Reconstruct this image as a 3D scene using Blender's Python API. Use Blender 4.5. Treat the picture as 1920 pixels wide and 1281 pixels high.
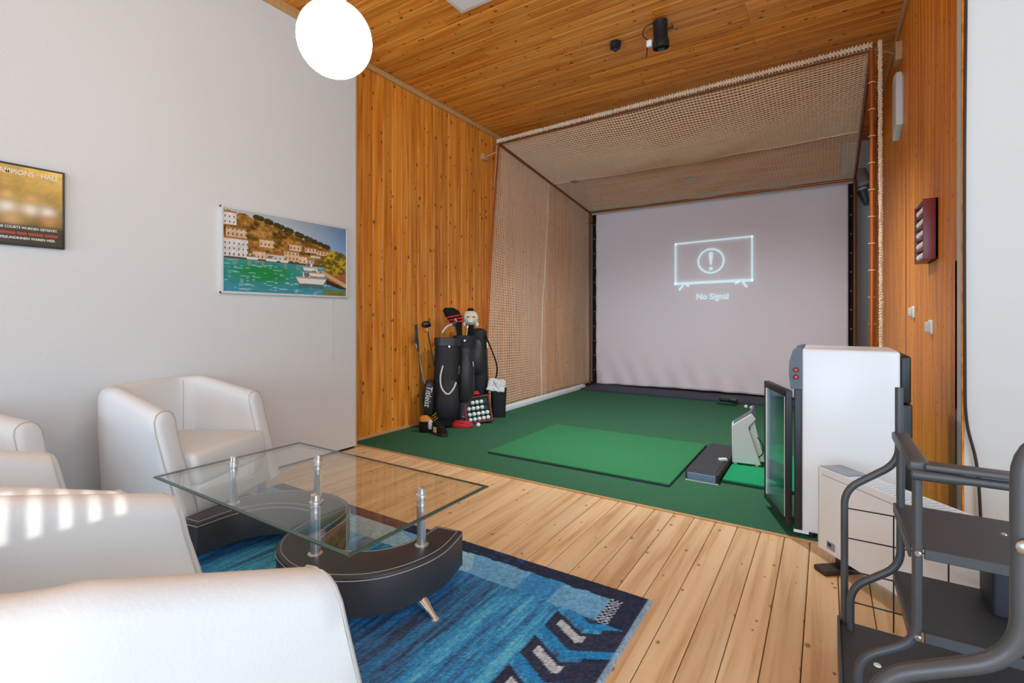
import bpy, bmesh, math, random
import numpy as np
from mathutils import Vector, Matrix, Euler
random.seed(7); rng = np.random.default_rng(7)
for o in list(bpy.data.objects): bpy.data.objects.remove(o)
S = bpy.context.scene
C = S.collection
PI = math.pi

# ---------------------------------------------------------------- camera, world, light, exposure
cam = bpy.data.cameras.new('camera'); camo = bpy.data.objects.new('camera', cam); C.objects.link(camo)
camo.location = (0, 0, 1.1)
camo.rotation_euler = (PI/2, 0, math.atan(588/910))
cam.sensor_width = 36; cam.lens = 36*910/1920; cam.shift_y = -45.5/1920
cam.clip_start = 0.02
S.camera = camo
W = bpy.data.worlds.new('world'); S.world = W; W.use_nodes = True
W.node_tree.nodes['Background'].inputs[0].default_value = (0.75, 0.85, 1, 1)
W.node_tree.nodes['Background'].inputs[1].default_value = 0.6
S.view_settings.view_transform = 'Standard'; S.view_settings.look = 'None'
S.view_settings.gamma = 1; S.view_settings.use_curve_mapping = False
S.view_settings.exposure = 0.46
def area(name, loc, rot, sx, sy, power, col):
    l = bpy.data.lights.new(name, 'AREA'); l.shape = 'RECTANGLE'; l.size = sx; l.size_y = sy
    l.energy = power; l.color = col
    o = bpy.data.objects.new(name, l); C.objects.link(o); o.location = loc; o.rotation_euler = rot
    return o
area('window_daylight', (-0.9, -6.35, 1.45), (PI/2, 0, 0), 4.8, 2.5, 212, (0.50, 0.76, 1.0))
area('side_fill_light', (2.52, -1.4, 2.05), (PI/2, 0, PI/2), 5.4, 2.3, 132, (0.50, 0.76, 1.0))  # fill light added inside the closed side wall, no window behind it
sunl = bpy.data.lights.new('sun', 'SUN'); sunl.energy = 1.8; sunl.angle = 0.003; sunl.color = (1, 0.95, 0.88)
SUND = Vector((0.88, -0.20, 0.43)).normalized()
suno = bpy.data.objects.new('sun', sunl); C.objects.link(suno); suno.rotation_euler = SUND.to_track_quat('Z', 'Y').to_euler(); suno.location = (6, -2, 6)

# ---------------------------------------------------------------- material helpers
class NT:
    def __init__(s, name):
        s.m = bpy.data.materials.new(name); s.m.use_nodes = True
        s.t = s.m.node_tree; s.b = s.t.nodes['Principled BSDF']
    def n(s, typ, **kw):
        nd = s.t.nodes.new(typ)
        for k, v in kw.items():
            if k.startswith('i_'):
                key = k[2:]; key = int(key) if key.isdigit() else key.replace('_', ' ')
                nd.inputs[key].default_value = v
            else: setattr(nd, k, v)
        return nd
    def l(s, a, b): s.t.links.new(a, b)
    def set(s, **kw):
        for k, v in kw.items(): s.b.inputs[k.replace('_', ' ')].default_value = v
        return s
def c4(c): return (c[0], c[1], c[2], 1)
def sr(r, g, b):
    f = lambda v: ((v/255+0.055)/1.055)**2.4 if v/255 > 0.04045 else v/255/12.92
    return (f(r), f(g), f(b))
def plain(name, col, rough=0.5, metal=0, bump=0, bscale=60, var=0, coord='Object', spec=0.5, emit=None):
    k = NT(name); k.set(Base_Color=c4(col), Roughness=rough, Metallic=metal)
    k.b.inputs['Specular IOR Level'].default_value = spec
    if bump or var:
        tc = k.n('ShaderNodeTexCoord'); ns = k.n('ShaderNodeTexNoise', i_Scale=bscale, i_Detail=4.0)
        k.l(tc.outputs[coord], ns.inputs['Vector'])
        if var:
            mx = k.n('ShaderNodeMix', data_type='RGBA', blend_type='MULTIPLY')
            mx.inputs[0].default_value = 1.0; mx.inputs[6].default_value = c4(col)
            rp = k.n('ShaderNodeMapRange', i_From_Min=0.3, i_From_Max=0.7, i_To_Min=1-var, i_To_Max=1+var)
            k.l(ns.outputs['Fac'], rp.inputs[0]); k.l(rp.outputs[0], mx.inputs[7]); k.l(mx.outputs[2], k.b.inputs['Base Color'])
        if bump:
            bp = k.n('ShaderNodeBump', i_Strength=bump, i_Distance=0.01)
            k.l(ns.outputs['Fac'], bp.inputs['Height']); k.l(bp.outputs[0], k.b.inputs['Normal'])
    if emit:
        k.b.inputs['Emission Color'].default_value = c4(emit[0]); k.b.inputs['Emission Strength'].default_value = emit[1]
    return k.m
def wood(name, light, mid, dark, knot, rough=0.45, gscale=1.0, kn=0.06, coat=0.0, objvar=0.18):
    """grain along local Y, every plank object shifted by its own random number"""
    k = NT(name); k.set(Roughness=rough); k.b.inputs['Coat Weight'].default_value = coat
    tc = k.n('ShaderNodeTexCoord'); oi = k.n('ShaderNodeObjectInfo')
    ad = k.n('ShaderNodeVectorMath', operation='ADD')
    cb = k.n('ShaderNodeCombineXYZ')
    m1 = k.n('ShaderNodeMath', operation='MULTIPLY'); m1.inputs[1].default_value = 91.7
    m2 = k.n('ShaderNodeMath', operation='MULTIPLY'); m2.inputs[1].default_value = 37.3
    k.l(oi.outputs['Random'], m1.inputs[0]); k.l(oi.outputs['Random'], m2.inputs[0])
    k.l(m1.outputs[0], cb.inputs[0]); k.l(m2.outputs[0], cb.inputs[1]); k.l(m1.outputs[0], cb.inputs[2])
    k.l(tc.outputs['Object'], ad.inputs[0]); k.l(cb.outputs[0], ad.inputs[1])
    mp = k.n('ShaderNodeMapping'); mp.inputs['Scale'].default_value = (26*gscale, 1.1, 26*gscale)
    k.l(ad.outputs[0], mp.inputs[0])
    # bend of the rings around slow noise
    n0 = k.n('ShaderNodeTexNoise', i_Scale=2.2, i_Detail=2.0); k.l(ad.outputs[0], n0.inputs['Vector'])
    n1 = k.n('ShaderNodeTexNoise', i_Scale=1.0, i_Detail=5.0, i_Roughness=0.6, i_Distortion=0.6); k.l(mp.outputs[0], n1.inputs['Vector'])
    mp2 = k.n('ShaderNodeMapping'); mp2.inputs['Scale'].default_value = (9*gscale, 0.55, 9*gscale); k.l(ad.outputs[0], mp2.inputs[0])
    n2 = k.n('ShaderNodeTexNoise', i_Scale=1.0, i_Detail=1.0); k.l(mp2.outputs[0], n2.inputs['Vector'])
    rg = k.n('ShaderNodeMath', operation='MULTIPLY'); rg.inputs[1].default_value = 26.0; k.l(n2.outputs['Fac'], rg.inputs[0])
    sn = k.n('ShaderNodeMath', operation='SINE'); k.l(rg.outputs[0], sn.inputs[0])
    sm = k.n('ShaderNodeMath', operation='MULTIPLY_ADD'); sm.inputs[1].default_value = 0.09; k.l(sn.outputs[0], sm.inputs[0]); k.l(n1.outputs['Fac'], sm.inputs[2])
    rp = k.n('ShaderNodeValToRGB'); e = rp.color_ramp.elements
    e[0].position = 0.28; e[0].color = c4(dark); e[1].position = 0.74; e[1].color = c4(light)
    e2 = rp.color_ramp.elements.new(0.5); e2.color = c4(mid)
    k.l(sm.outputs[0], rp.inputs[0])
    # knots
    mk = k.n('ShaderNodeMapping'); mk.inputs['Scale'].default_value = (8.5, 5.6, 8.5); k.l(ad.outputs[0], mk.inputs[0])
    vo = k.n('ShaderNodeTexVoronoi', feature='F1', voronoi_dimensions='2D', i_Scale=1.0); k.l(mk.outputs[0], vo.inputs['Vector'])
    kr = k.n('ShaderNodeMapRange', i_From_Min=kn*0.6, i_From_Max=kn*1.9, i_To_Min=1.0, i_To_Max=0.0); sc = k.n('ShaderNodeSeparateColor'); k.l(vo.outputs['Color'], sc.inputs[0])
    pw2 = k.n('ShaderNodeMath', operation='MULTIPLY_ADD'); pw2.inputs[1].default_value = 1.5; pw2.inputs[2].default_value = -0.15; k.l(sc.outputs[0], pw2.inputs[0])
    mxr = k.n('ShaderNodeMath', operation='MAXIMUM'); mxr.inputs[1].default_value = 0.02; k.l(pw2.outputs[0], mxr.inputs[0])
    dv = k.n('ShaderNodeMath', operation='DIVIDE'); k.l(vo.outputs['Distance'], dv.inputs[0]); k.l(mxr.outputs[0], dv.inputs[1]); k.l(dv.outputs[0], kr.inputs[0])
    mx = k.n('ShaderNodeMix', data_type='RGBA'); k.l(kr.outputs[0], mx.inputs[0]); k.l(rp.outputs[0], mx.inputs[6]); mx.inputs[7].default_value = c4(knot)
    # plank to plank tone
    ov = k.n('ShaderNodeMapRange', i_From_Min=0.0, i_From_Max=1.0, i_To_Min=1-objvar, i_To_Max=1+objvar*0.8)
    fr = k.n('ShaderNodeMath', operation='FRACT'); k.l(m2.outputs[0], fr.inputs[0]); k.l(fr.outputs[0], ov.inputs[0])
    mu = k.n('ShaderNodeMix', data_type='RGBA', blend_type='MULTIPLY'); mu.inputs[0].default_value = 1.0
    k.l(mx.outputs[2], mu.inputs[6]); k.l(ov.outputs[0], mu.inputs[7]); k.l(mu.outputs[2], k.b.inputs['Base Color'])
    bp = k.n('ShaderNodeBump', i_Strength=0.12, i_Distance=0.004); k.l(sm.outputs[0], bp.inputs['Height']); k.l(bp.outputs[0], k.b.inputs['Normal'])
    return k.m
def attr_mat(name, rough=0.6, bump=0, bscale=300, attr='Col', spec=0.4):
    k = NT(name); k.set(Roughness=rough); k.b.inputs['Specular IOR Level'].default_value = spec
    a = k.n('ShaderNodeVertexColor', layer_name=attr); k.l(a.outputs[0], k.b.inputs['Base Color'])
    if bump:
        tc = k.n('ShaderNodeTexCoord'); ns = k.n('ShaderNodeTexNoise', i_Scale=bscale, i_Detail=3.0); k.l(tc.outputs['Object'], ns.inputs['Vector'])
        bp = k.n('ShaderNodeBump', i_Strength=bump, i_Distance=0.01); k.l(ns.outputs['Fac'], bp.inputs['Height']); k.l(bp.outputs[0], k.b.inputs['Normal'])
    return k.m
def glassy(name, tint, refl=1.0, rough=0.0, n=1.45):
    k = NT(name); t = k.t; out = t.nodes['Material Output']; t.nodes.remove(k.b)
    tr = k.n('ShaderNodeBsdfTransparent'); tr.inputs[0].default_value = c4(tint)
    gl = k.n('ShaderNodeBsdfGlossy'); gl.inputs['Roughness'].default_value = rough
    gl.inputs['Color'].default_value = (refl, refl, refl, 1)
    fr = k.n('ShaderNodeFresnel', i_IOR=1.45); mx = k.n('ShaderNodeMixShader')
    ge = k.n('ShaderNodeNewGeometry'); ior = k.n('ShaderNodeMapRange', i_To_Min=n, i_To_Max=1/n)
    k.l(ge.outputs['Backfacing'], ior.inputs[0]); k.l(ior.outputs[0], fr.inputs['IOR'])
    k.l(fr.outputs[0], mx.inputs[0]); k.l(tr.outputs[0], mx.inputs[1]); k.l(gl.outputs[0], mx.inputs[2]); k.l(mx.outputs[0], out.inputs[0])
    return k.m

M = {}
M['white_wall'] = plain('white_wall', sr(222, 219, 216), 0.85, bump=0.12, bscale=90, spec=0.2)
M['cool_wall'] = plain('grey_wall', sr(214, 213, 210), 0.85, spec=0.2)
M['wood_wall'] = wood('wall_planks', sr(250, 172, 76), sr(240, 148, 46), sr(210, 114, 26), sr(112, 58, 24), 0.42, kn=0.06, objvar=0.12)
M['wood_wall_right'] = wood('right_wall_planks', sr(244, 162, 64), sr(236, 142, 40), sr(206, 110, 24), sr(120, 66, 30), 0.45, kn=0.04, objvar=0.10)
M['wood_ceil'] = wood('ceiling_planks', sr(248, 178, 84), sr(238, 152, 54), sr(208, 116, 32), sr(124, 60, 18), 0.42, kn=0.055, objvar=0.15)
M['wood_floor'] = wood('floor_planks', sr(238, 208, 166), sr(230, 194, 148), sr(204, 162, 114), sr(150, 104, 66), 0.5, gscale=0.9, kn=0.042, objvar=0.07)
M['pale_wood'] = plain('pale_wood_trim', sr(206, 160, 108), 0.5, bump=0.1, bscale=40, var=0.1)
M['dark_gap'] = plain('dark_gap', sr(60, 34, 16), 0.9)
M['leather'] = plain('white_leather', sr(230, 231, 231), 0.48, bump=0.10, bscale=140, spec=0.4)
M['leather_pipe'] = plain('leather_piping', sr(206, 200, 192), 0.5)
M['leg_grey'] = plain('grey_metal', sr(150, 158, 168), 0.4, 0.4)
M['black_leather'] = plain('black_leather', sr(56, 56, 59), 0.42, bump=0.08, bscale=220, spec=0.5)
M['stitch'] = plain('pale_thread', sr(190, 190, 190), 0.7)
M['chrome'] = plain('chrome', (0.80, 0.82, 0.85), 0.2, 0.8)
M['glass'] = glassy('table_glass', (0.95, 0.985, 0.97), 1.0)
M['glass_edge'] = plain('glass_edge', sr(60, 92, 84), 0.08, spec=0.8)
M['door_glass'] = glassy('door_glass', (0.86, 0.95, 0.98), 1.0, n=2.8)
M['carpet'] = plain('green_carpet', sr(62, 112, 84), 0.95, bump=0.5, bscale=320, var=0.25, spec=0.1)
M['turf'] = plain('green_turf', sr(66, 148, 98), 0.9, bump=0.9, bscale=260, var=0.30, spec=0.15)
M['turf2'] = plain('bright_turf', sr(40, 172, 116), 0.9, bump=0.9, bscale=260, var=0.22, spec=0.15)
M['rubber'] = plain('black_rubber', sr(46, 48, 56), 0.6, bump=0.2, bscale=200)
M['rubber_blue'] = plain('blue_black_mat', sr(54, 60, 78), 0.8, bump=0.2, bscale=200)
M['tray_end'] = plain('grey_plastic', sr(124, 146, 176), 0.5)
M['copper'] = plain('copper_pipe', sr(176, 96, 46), 0.35, 0.55)
M['brown_pipe'] = plain('brown_pipe', sr(126, 70, 40), 0.45, 0.3)
M['net'] = plain('net_cord', sr(242, 218, 190), 0.85, spec=0.1)
M['screen'] = plain('screen_cloth', sr(236, 226, 232), 0.85, spec=0.1)
M['band'] = plain('grey_band', sr(186, 176, 168), 0.9, spec=0.1)
M['lamp_grey'] = plain('light_grey_metal', sr(168, 164, 158), 0.45, 0.1)
M['black_cloth'] = plain('black_cloth', sr(28, 25, 25), 0.85, spec=0.2)
M['white_plastic'] = plain('white_plastic', sr(240, 244, 248), 0.35)
M['fridge_white'] = plain('white_enamel', sr(232, 234, 236), 0.28)
M['radiator_white'] = plain('radiator_white', sr(238, 240, 242), 0.4)
M['grey_plastic'] = plain('dark_grey_plastic', sr(88, 100, 112), 0.45)
M['black_plastic'] = plain('black_plastic', sr(26, 29, 34), 0.4)
M['black_metal'] = plain('black_powder_coat', sr(84, 86, 89), 0.4, 0.25, bump=0.05, bscale=500)
M['shelf_black'] = plain('black_shelf_sheet', sr(66, 66, 68), 0.55, bump=0.05, bscale=400)
M['steel'] = plain('steel', sr(180, 178, 172), 0.3, 0.9)
M['bag_black'] = plain('black_nylon', sr(34, 34, 37), 0.62, bump=0.35, bscale=14, spec=0.4)
M['bag_black2'] = plain('black_vinyl', sr(44, 44, 48), 0.45, bump=0.3, bscale=10, spec=0.5)
M['white_trim'] = plain('white_piping', sr(214, 212, 208), 0.6)
M['red'] = plain('red_fabric', sr(196, 34, 48), 0.6)
M['dark_red'] = plain('dark_red_lacquer', sr(122, 22, 20), 0.35)
M['gold'] = plain('gold_print', sr(214, 176, 96), 0.45)
M['orange'] = plain('orange_fabric', sr(206, 132, 42), 0.6)
M['cream_plush'] = plain('cream_plush', sr(222, 206, 178), 0.9, bump=0.6, bscale=120)
M['ball'] = plain('golf_ball', sr(240, 240, 240), 0.35)
M['felt_green'] = plain('green_felt', sr(24, 74, 62), 0.9)
M['cable'] = plain('brown_cable', sr(56, 40, 30), 0.6)
M['lens'] = plain('lamp_lens', sr(150, 160, 165), 0.1, 0.6)
M['lamp'] = plain('lamp_globe', (1, 0.97, 0.9), 0.3, emit=((1.0, 0.92, 0.76), 13.0))
M['projection'] = plain('projected_light', sr(200, 220, 225), 0.9, emit=((0.72, 0.93, 0.97), 0.34))
M['red_light'] = plain('red_button', sr(214, 60, 66), 0.3)
M['print_white'] = plain('white_print', sr(238, 234, 224), 0.6)
M['print_red'] = plain('red_print', sr(170, 74, 46), 0.6)
M['print'] = attr_mat('picture_print', 0.32)
M['rug'] = attr_mat('rug_pile', 0.95, bump=0.9, bscale=170, spec=0.1)
M['paper'] = plain('paper', sr(206, 208, 206), 0.6, var=0.25, bscale=30)

# ---------------------------------------------------------------- mesh helpers
def link(name, me, parent=None):
    o = bpy.data.objects.new(name, me); C.objects.link(o)
    if parent: o.parent = parent
    return o
def tag(o, label=None, cat=None, group=None, kind=None):
    if label: o['label'] = label
    if cat: o['category'] = cat
    if group: o['group'] = group
    if kind: o['kind'] = kind
    return o
def thing(name, label, cat, loc=(0, 0, 0), rz=0, group=None):
    o = bpy.data.objects.new(name, None); o.empty_display_size = 0.1; C.objects.link(o)
    o.location = loc; o.rotation_euler = (0, 0, rz)
    return tag(o, label, cat, group)
class MB:
    def __init__(s): s.v = []; s.f = []; s.mi = []
    def add(s, v, f, mi=0, T=None):
        b = len(s.v)
        s.v += [tuple(T @ Vector(p)) if T is not None else tuple(p) for p in v]
        s.f += [tuple(b+i for i in q) for q in f]; s.mi += [mi]*len(f)
    def box(s, x0, x1, y0, y1, z0, z1, mi=0, T=None):
        v = [(x0,y0,z0),(x1,y0,z0),(x1,y1,z0),(x0,y1,z0),(x0,y0,z1),(x1,y0,z1),(x1,y1,z1),(x0,y1,z1)]
        s.add(v, [(0,3,2,1),(4,5,6,7),(0,1,5,4),(1,2,6,5),(2,3,7,6),(3,0,4,7)], mi, T); return s
    def rbox(s, x0, x1, y0, y1, z0, z1, r=0.01, seg=3, mi=0, T=None):
        bm = bmesh.new(); bmesh.ops.create_cube(bm, size=1)
        for q in bm.verts: q.co = Vector(((x0+x1)/2+q.co.x*(x1-x0), (y0+y1)/2+q.co.y*(y1-y0), (z0+z1)/2+q.co.z*(z1-z0)))
        bmesh.ops.bevel(bm, geom=list(bm.edges), offset=r, segments=seg, profile=0.5, affect='EDGES')
        s.bm(bm, mi, T); return s
    def bm(s, bm, mi=0, T=None):
        bm.verts.index_update()
        s.add([q.co[:] for q in bm.verts], [tuple(w.index for w in f.verts) for f in bm.faces], mi, T); bm.free()
    def tube(s, pts, r, seg=10, mi=0, caps=True, closed=False, flat=None):
        P = [Vector(p) for p in pts]; n = len(P); rs = r if hasattr(r, '__len__') else [r]*n
        up = None; V = []
        for i in range(n):
            if closed: t = P[(i+1) % n]-P[i-1]
            else: t = P[min(i+1, n-1)]-P[max(i-1, 0)]
            t.normalize()
            if up is None: up = Vector((0, 0, 1)) if abs(t.z) < 0.9 else Vector((1, 0, 0))
            a = (up-t*up.dot(t)).normalized(); up = a; b = t.cross(a)
            for k in range(seg):
                th = 2*PI*(k+0.5)/seg
                V.append(P[i]+(a*math.cos(th)*(flat or 1)+b*math.sin(th))*rs[i])
        F = []
        for i in range(n if closed else n-1):
            for k in range(seg):
                j = (i+1) % n
                F.append((i*seg+k, i*seg+(k+1) % seg, j*seg+(k+1) % seg, j*seg+k))
        if caps and not closed: F += [tuple(range(seg))[::-1], tuple((n-1)*seg+k for k in range(seg))]
        s.add(V, F, mi); return s
    def lathe(s, prof, seg=24, mi=0, T=None):
        V = []; F = []; n = len(prof)
        for r, z in prof:
            for k in range(seg): V.append((r*math.cos(2*PI*k/seg), r*math.sin(2*PI*k/seg), z))
        for i in range(n-1):
            for k in range(seg): F.append((i*seg+k, i*seg+(k+1) % seg, (i+1)*seg+(k+1) % seg, (i+1)*seg+k))
        F += [tuple(range(seg))[::-1], tuple((n-1)*seg+k for k in range(seg))]
        s.add(V, F, mi, T); return s
    def rings(s, R, mi=0, caps=True):
        n = len(R); m = len(R[0]); F = []
        for i in range(n-1):
            for k in range(m): F.append((i*m+k, i*m+(k+1) % m, (i+1)*m+(k+1) % m, (i+1)*m+k))
        if caps: F += [tuple(range(m))[::-1], tuple((n-1)*m+k for k in range(m))]
        s.add([p for r in R for p in r], F, mi); return s
    def prism(s, poly, z0, z1, mi=0, T=None, bev=0):
        n = len(poly)
        if bev:
            c = Vector((sum(p[0] for p in poly)/n, sum(p[1] for p in poly)/n))
            def ins(d):
                out = []
                for i in range(n):
                    a, b, e = Vector(poly[i-1]), Vector(poly[i]), Vector(poly[(i+1) % n])
                    t = ((b-a).normalized()+(e-b).normalized()).normalized(); out.append((b.x-t.y*d, b.y+t.x*d))
                return out
            q = ins(bev)
            L = [[(x, y, z0) for x, y in q], [(x, y, z0+bev) for x, y in poly], [(x, y, z1-bev) for x, y in poly], [(x, y, z1) for x, y in q]]
        else: L = [[(x, y, z0) for x, y in poly], [(x, y, z1) for x, y in poly]]
        if T is not None: L = [[tuple(T @ Vector(p)) for p in r] for r in L]
        return s.rings(L, mi)
    def build(s, name, mats, parent=None, smooth=40):
        me = bpy.data.meshes.new(name); me.from_pydata(s.v, [], s.f)
        for m in (mats if isinstance(mats, (list, tuple)) else [mats]): me.materials.append(M[m] if isinstance(m, str) else m)
        if any(s.mi): me.polygons.foreach_set('material_index', s.mi)
        bm = bmesh.new(); bm.from_mesh(me); bmesh.ops.recalc_face_normals(bm, faces=bm.faces); bm.to_mesh(me); bm.free()
        if smooth:
            me.polygons.foreach_set('use_smooth', [True]*len(me.polygons)); me.set_sharp_from_angle(angle=math.radians(smooth))
        me.update(); return link(name, me, parent)
def bez(pts, n=12):
    """round-cornered poly-line: list of (point, radius)"""
    out = []
    P = [Vector(p[0]) for p in pts]; R = [p[1] for p in pts]
    for i, p in enumerate(P):
        if R[i] == 0 or i in (0, len(P)-1): out.append(p); continue
        a = p+(P[i-1]-p).normalized()*R[i]; b = p+(P[i+1]-p).normalized()*R[i]
        for k in range(n+1):
            t = k/n; out.append(a*(1-t)**2+p*2*t*(1-t)+b*t*t)
    return out
def catmull(P, n=8):
    P = [Vector(p) for p in P]; Q = [P[0]*2-P[1]]+P+[P[-1]*2-P[-2]]; out = []
    for i in range(1, len(Q)-2):
        for k in range(n):
            t = k/n; a, b, c, d = Q[i-1:i+3]
            out.append(0.5*((2*b)+(c-a)*t+(2*a-5*b+4*c-d)*t*t+(3*b-a-3*c+d)*t**3))
    out.append(P[-1]); return out
def text_mesh(name, txt, size, mat, T, parent, extrude=0.0006, align='CENTER', sx=1.0, shear=0.0, bold=0.0, fat=0.0):
    cu = bpy.data.curves.new('lettering', 'FONT'); cu.body = txt; cu.size = size; cu.align_x = align; cu.extrude = extrude
    cu.shear = shear; cu.offset = bold; cu.bevel_depth = fat; cu.bevel_resolution = 0
    cu.resolution_u = 3
    o = bpy.data.objects.new('lettering', cu); C.objects.link(o)
    dg = bpy.context.evaluated_depsgraph_get(); me = bpy.data.meshes.new_from_object(o.evaluated_get(dg))
    bpy.data.objects.remove(o); bpy.data.curves.remove(cu)
    me.transform(T @ Matrix.Diagonal((sx, 1, 1, 1))); me.materials.clear(); me.materials.append(M[mat])
    return link(name, me, parent)
def colour_grid(name, P, nu, nv, colf, mat, parent=None):
    """grid of faces, P(u,v)->xyz (arrays), colour per corner from colf(U,V)->(n,3) linear"""
    u = np.linspace(0, 1, nu+1); v = np.linspace(0, 1, nv+1); U, V = np.meshgrid(u, v); U = U.ravel(); V = V.ravel()
    X = P(U, V); i = np.arange(nu)[None, :]+np.arange(nv)[:, None]*(nu+1); i = i.ravel()
    F = np.stack([i, i+1, i+nu+2, i+nu+1], 1)
    me = bpy.data.meshes.new(name); me.from_pydata(X.tolist(), [], F.tolist())
    col = colf(U, V); ca = me.color_attributes.new('Col', 'FLOAT_COLOR', 'POINT')
    ca.data.foreach_set('color', np.concatenate([col, np.ones((len(col), 1))], 1).astype(np.float32).ravel())
    me.materials.append(M[mat]); me.polygons.foreach_set('use_smooth', [True]*len(me.polygons)); me.update()
    return link(name, me, parent)
def vnoise(x, y, seed=0):
    xi = np.floor(x).astype(int); yi = np.floor(y).astype(int); fx = x-xi; fy = y-yi
    fx = fx*fx*(3-2*fx); fy = fy*fy*(3-2*fy)
    def h(a, b): return np.modf(np.abs(np.sin(a*127.1+b*311.7+seed*74.7)*43758.5453))[0]
    return (h(xi, yi)*(1-fx)+h(xi+1, yi)*fx)*(1-fy)+(h(xi, yi+1)*(1-fx)+h(xi+1, yi+1)*fx)*fy
def fbm(x, y, seed=0, o=4): return sum(vnoise(x*2**k, y*2**k, seed+k)/2**(k+1) for k in range(o))
def lin(c): return np.array(sr(*c))
def struct(o): o['kind'] = 'structure'; return o

# ---------------------------------------------------------------- room shell
ZC = 3.40
LX, RX = -3.49, 0.50        # planked walls of the golf bay
WX = -3.32                  # white wall beside the armchairs
BY, FY = 7.80, 2.84         # rear wall of the bay, mouth of the bay
plank_cache = {}
def plank_mesh(w, l, t, mat, c=0.004):
    key = (round(w, 4), round(l, 3), round(t, 4), mat)
    if key in plank_cache: return plank_cache[key]
    prof = [(-w/2, 0), (-w/2, t-c), (-w/2+c, t), (w/2-c, t), (w/2, t-c), (w/2, 0)]
    v = [(x, -l/2, z) for x, z in prof]+[(x, l/2, z) for x, z in prof]
    f = [(i, (i+1) % 6, (i+1) % 6+6, i+6) for i in range(6)]+[tuple(range(6))[::-1], tuple(range(6, 12))]
    me = bpy.data.meshes.new('plank'); me.from_pydata(v, [], f); me.materials.append(M[mat])
    bm = bmesh.new(); bm.from_mesh(me); bmesh.ops.recalc_face_normals(bm, faces=bm.faces); bm.to_mesh(me); bm.free()
    plank_cache[key] = me; return me
def plank(parent, me, cols, loc):
    o = link('plank', me, parent)
    o.matrix_basis = Matrix.Translation(loc) @ Matrix((cols[0]+(0,), cols[1]+(0,), cols[2]+(0,), (0, 0, 0, 1))).transposed()
    return o
X, Y, Z = (1., 0., 0.), (0., 1., 0.), (0., 0., 1.); nX, nY, nZ = (-1., 0., 0.), (0., -1., 0.), (0., 0., -1.)

fl = struct(MB().box(-3.7, 2.7, -6.6, 8.0, -0.14, -0.021).box(-3.7, 2.7, -6.6, -2.45, -0.021, -0.001, 1).build('floor', ['dark_gap', 'wood_floor'], None, 0)); fl['label'] = 'tan knotty pine plank floor'
pw = 0.108; i = 0; x = WX-0.2
while x < 2.6:
    ys = [-2.45]; ys.append(ys[0]+random.choice([1.1, 1.7, 2.3, 2.9])); ys.append(3.2) if x < RX else ys.append(2.84)
    ys = sorted(set(ys))
    for a, b in zip(ys[:-1], ys[1:]):
        plank(fl, plank_mesh(pw-0.003, b-a-0.002, 0.02, 'wood_floor', 0.0025), (X, Y, Z), (x+pw/2, (a+b)/2, -0.02))
    x += pw
cl = struct(MB().box(-3.7, 2.7, -6.6, 8.0, ZC+0.016, ZC+0.1).box(-3.7, 2.7, -6.6, 0.54, ZC, ZC+0.016, 1).build('ceiling', ['dark_gap', 'wood_ceil'], None, 0)); cl['label'] = 'orange-brown planked timber ceiling'
cw = 0.096; y = 0.55
while y < BY:
    xr = RX if y > FY else 2.6
    ln = xr-LX; cut = LX+random.choice([0.25, 0.4, 0.6, 0.75])*ln
    for a, b in ((LX, cut), (cut, xr)):
        plank(cl, plank_mesh(cw-0.002, b-a-0.002, 0.016, 'wood_ceil', 0.005), (Y, X, nZ), ((a+b)/2, y+cw/2, ZC+0.016))
    y += cw
wl = struct(MB().box(LX-0.12, LX-0.016, 2.6, BY, 0, ZC).build('wall_bay_left', 'dark_gap', None, 0)); wl['label'] = 'knotty pine planked wall behind the golf bags'
wr = struct(MB().box(RX+0.016, RX+0.12, FY+0.005, BY, 0, ZC).build('wall_bay_right', 'dark_gap', None, 0)); wr['label'] = 'pine planked wall with the red ball rack'
ww = 0.117; y = 2.70
while y < BY-0.02:
    plank(wl, plank_mesh(ww-0.002, ZC, 0.016, 'wood_wall', 0.006), (Y, Z, X), (LX-0.016, y+ww/2, ZC/2))
    if y > FY-0.02: plank(wr, plank_mesh(ww-0.002, ZC, 0.016, 'wood_wall_right', 0.006), (nY, Z, nX), (RX+0.016, y+ww/2, ZC/2))
    y += ww
struct(MB().box(WX-0.35, WX, -6.5, 2.715, 0.02, 3.33).build('wall_left', 'white_wall', None, 0))['label'] = 'white wall behind the armchairs with two pictures'
struct(MB().box(RX, 2.7, FY-0.0, FY+0.14, 0, ZC).build('wall_right', 'cool_wall', None, 0))['label'] = 'plain white wall at the mouth of the bay'
struct(MB().box(-3.7, 0.7, BY, BY+0.12, 0, ZC).build('wall_rear', 'cool_wall', None, 0))['label'] = 'pale wall behind the screen'
# wall behind the camera with a wide window band, closed side wall with a slot added to shape the sun stripes
b = MB(); b.box(-3.7, 2.7, -6.6, -6.48, 0, 0.35); b.box(-3.7, 2.7, -6.6, -6.48, 3.15, ZC); b.box(-3.7, -3.32, -6.6, -6.48, 0.35, 3.15); b.box(2.35, 2.7, -6.6, -6.48, 0.35, 3.15)
struct(b.build('wall_front', 'white_wall', None, 0))
SP = Vector((-1.47, 0.30, 0.69)); tt = (2.6-SP.x)/SUND.x; sy, sz = SP.y+SUND.y*tt, SP.z+SUND.z*tt      # slot the low sun shines through
b = MB(); b.box(2.6, 2.7, -6.48, sy-0.21, 0, ZC+0.05); b.box(2.6, 2.7, sy+0.21, FY, 0, ZC+0.05); b.box(2.6, 2.7, sy-0.21, sy+0.21, 0, sz-0.10); b.box(2.6, 2.7, sy-0.21, sy+0.21, sz+0.10, ZC+0.05)
side = struct(b.build('wall_side', 'white_wall', None, 0))
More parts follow.
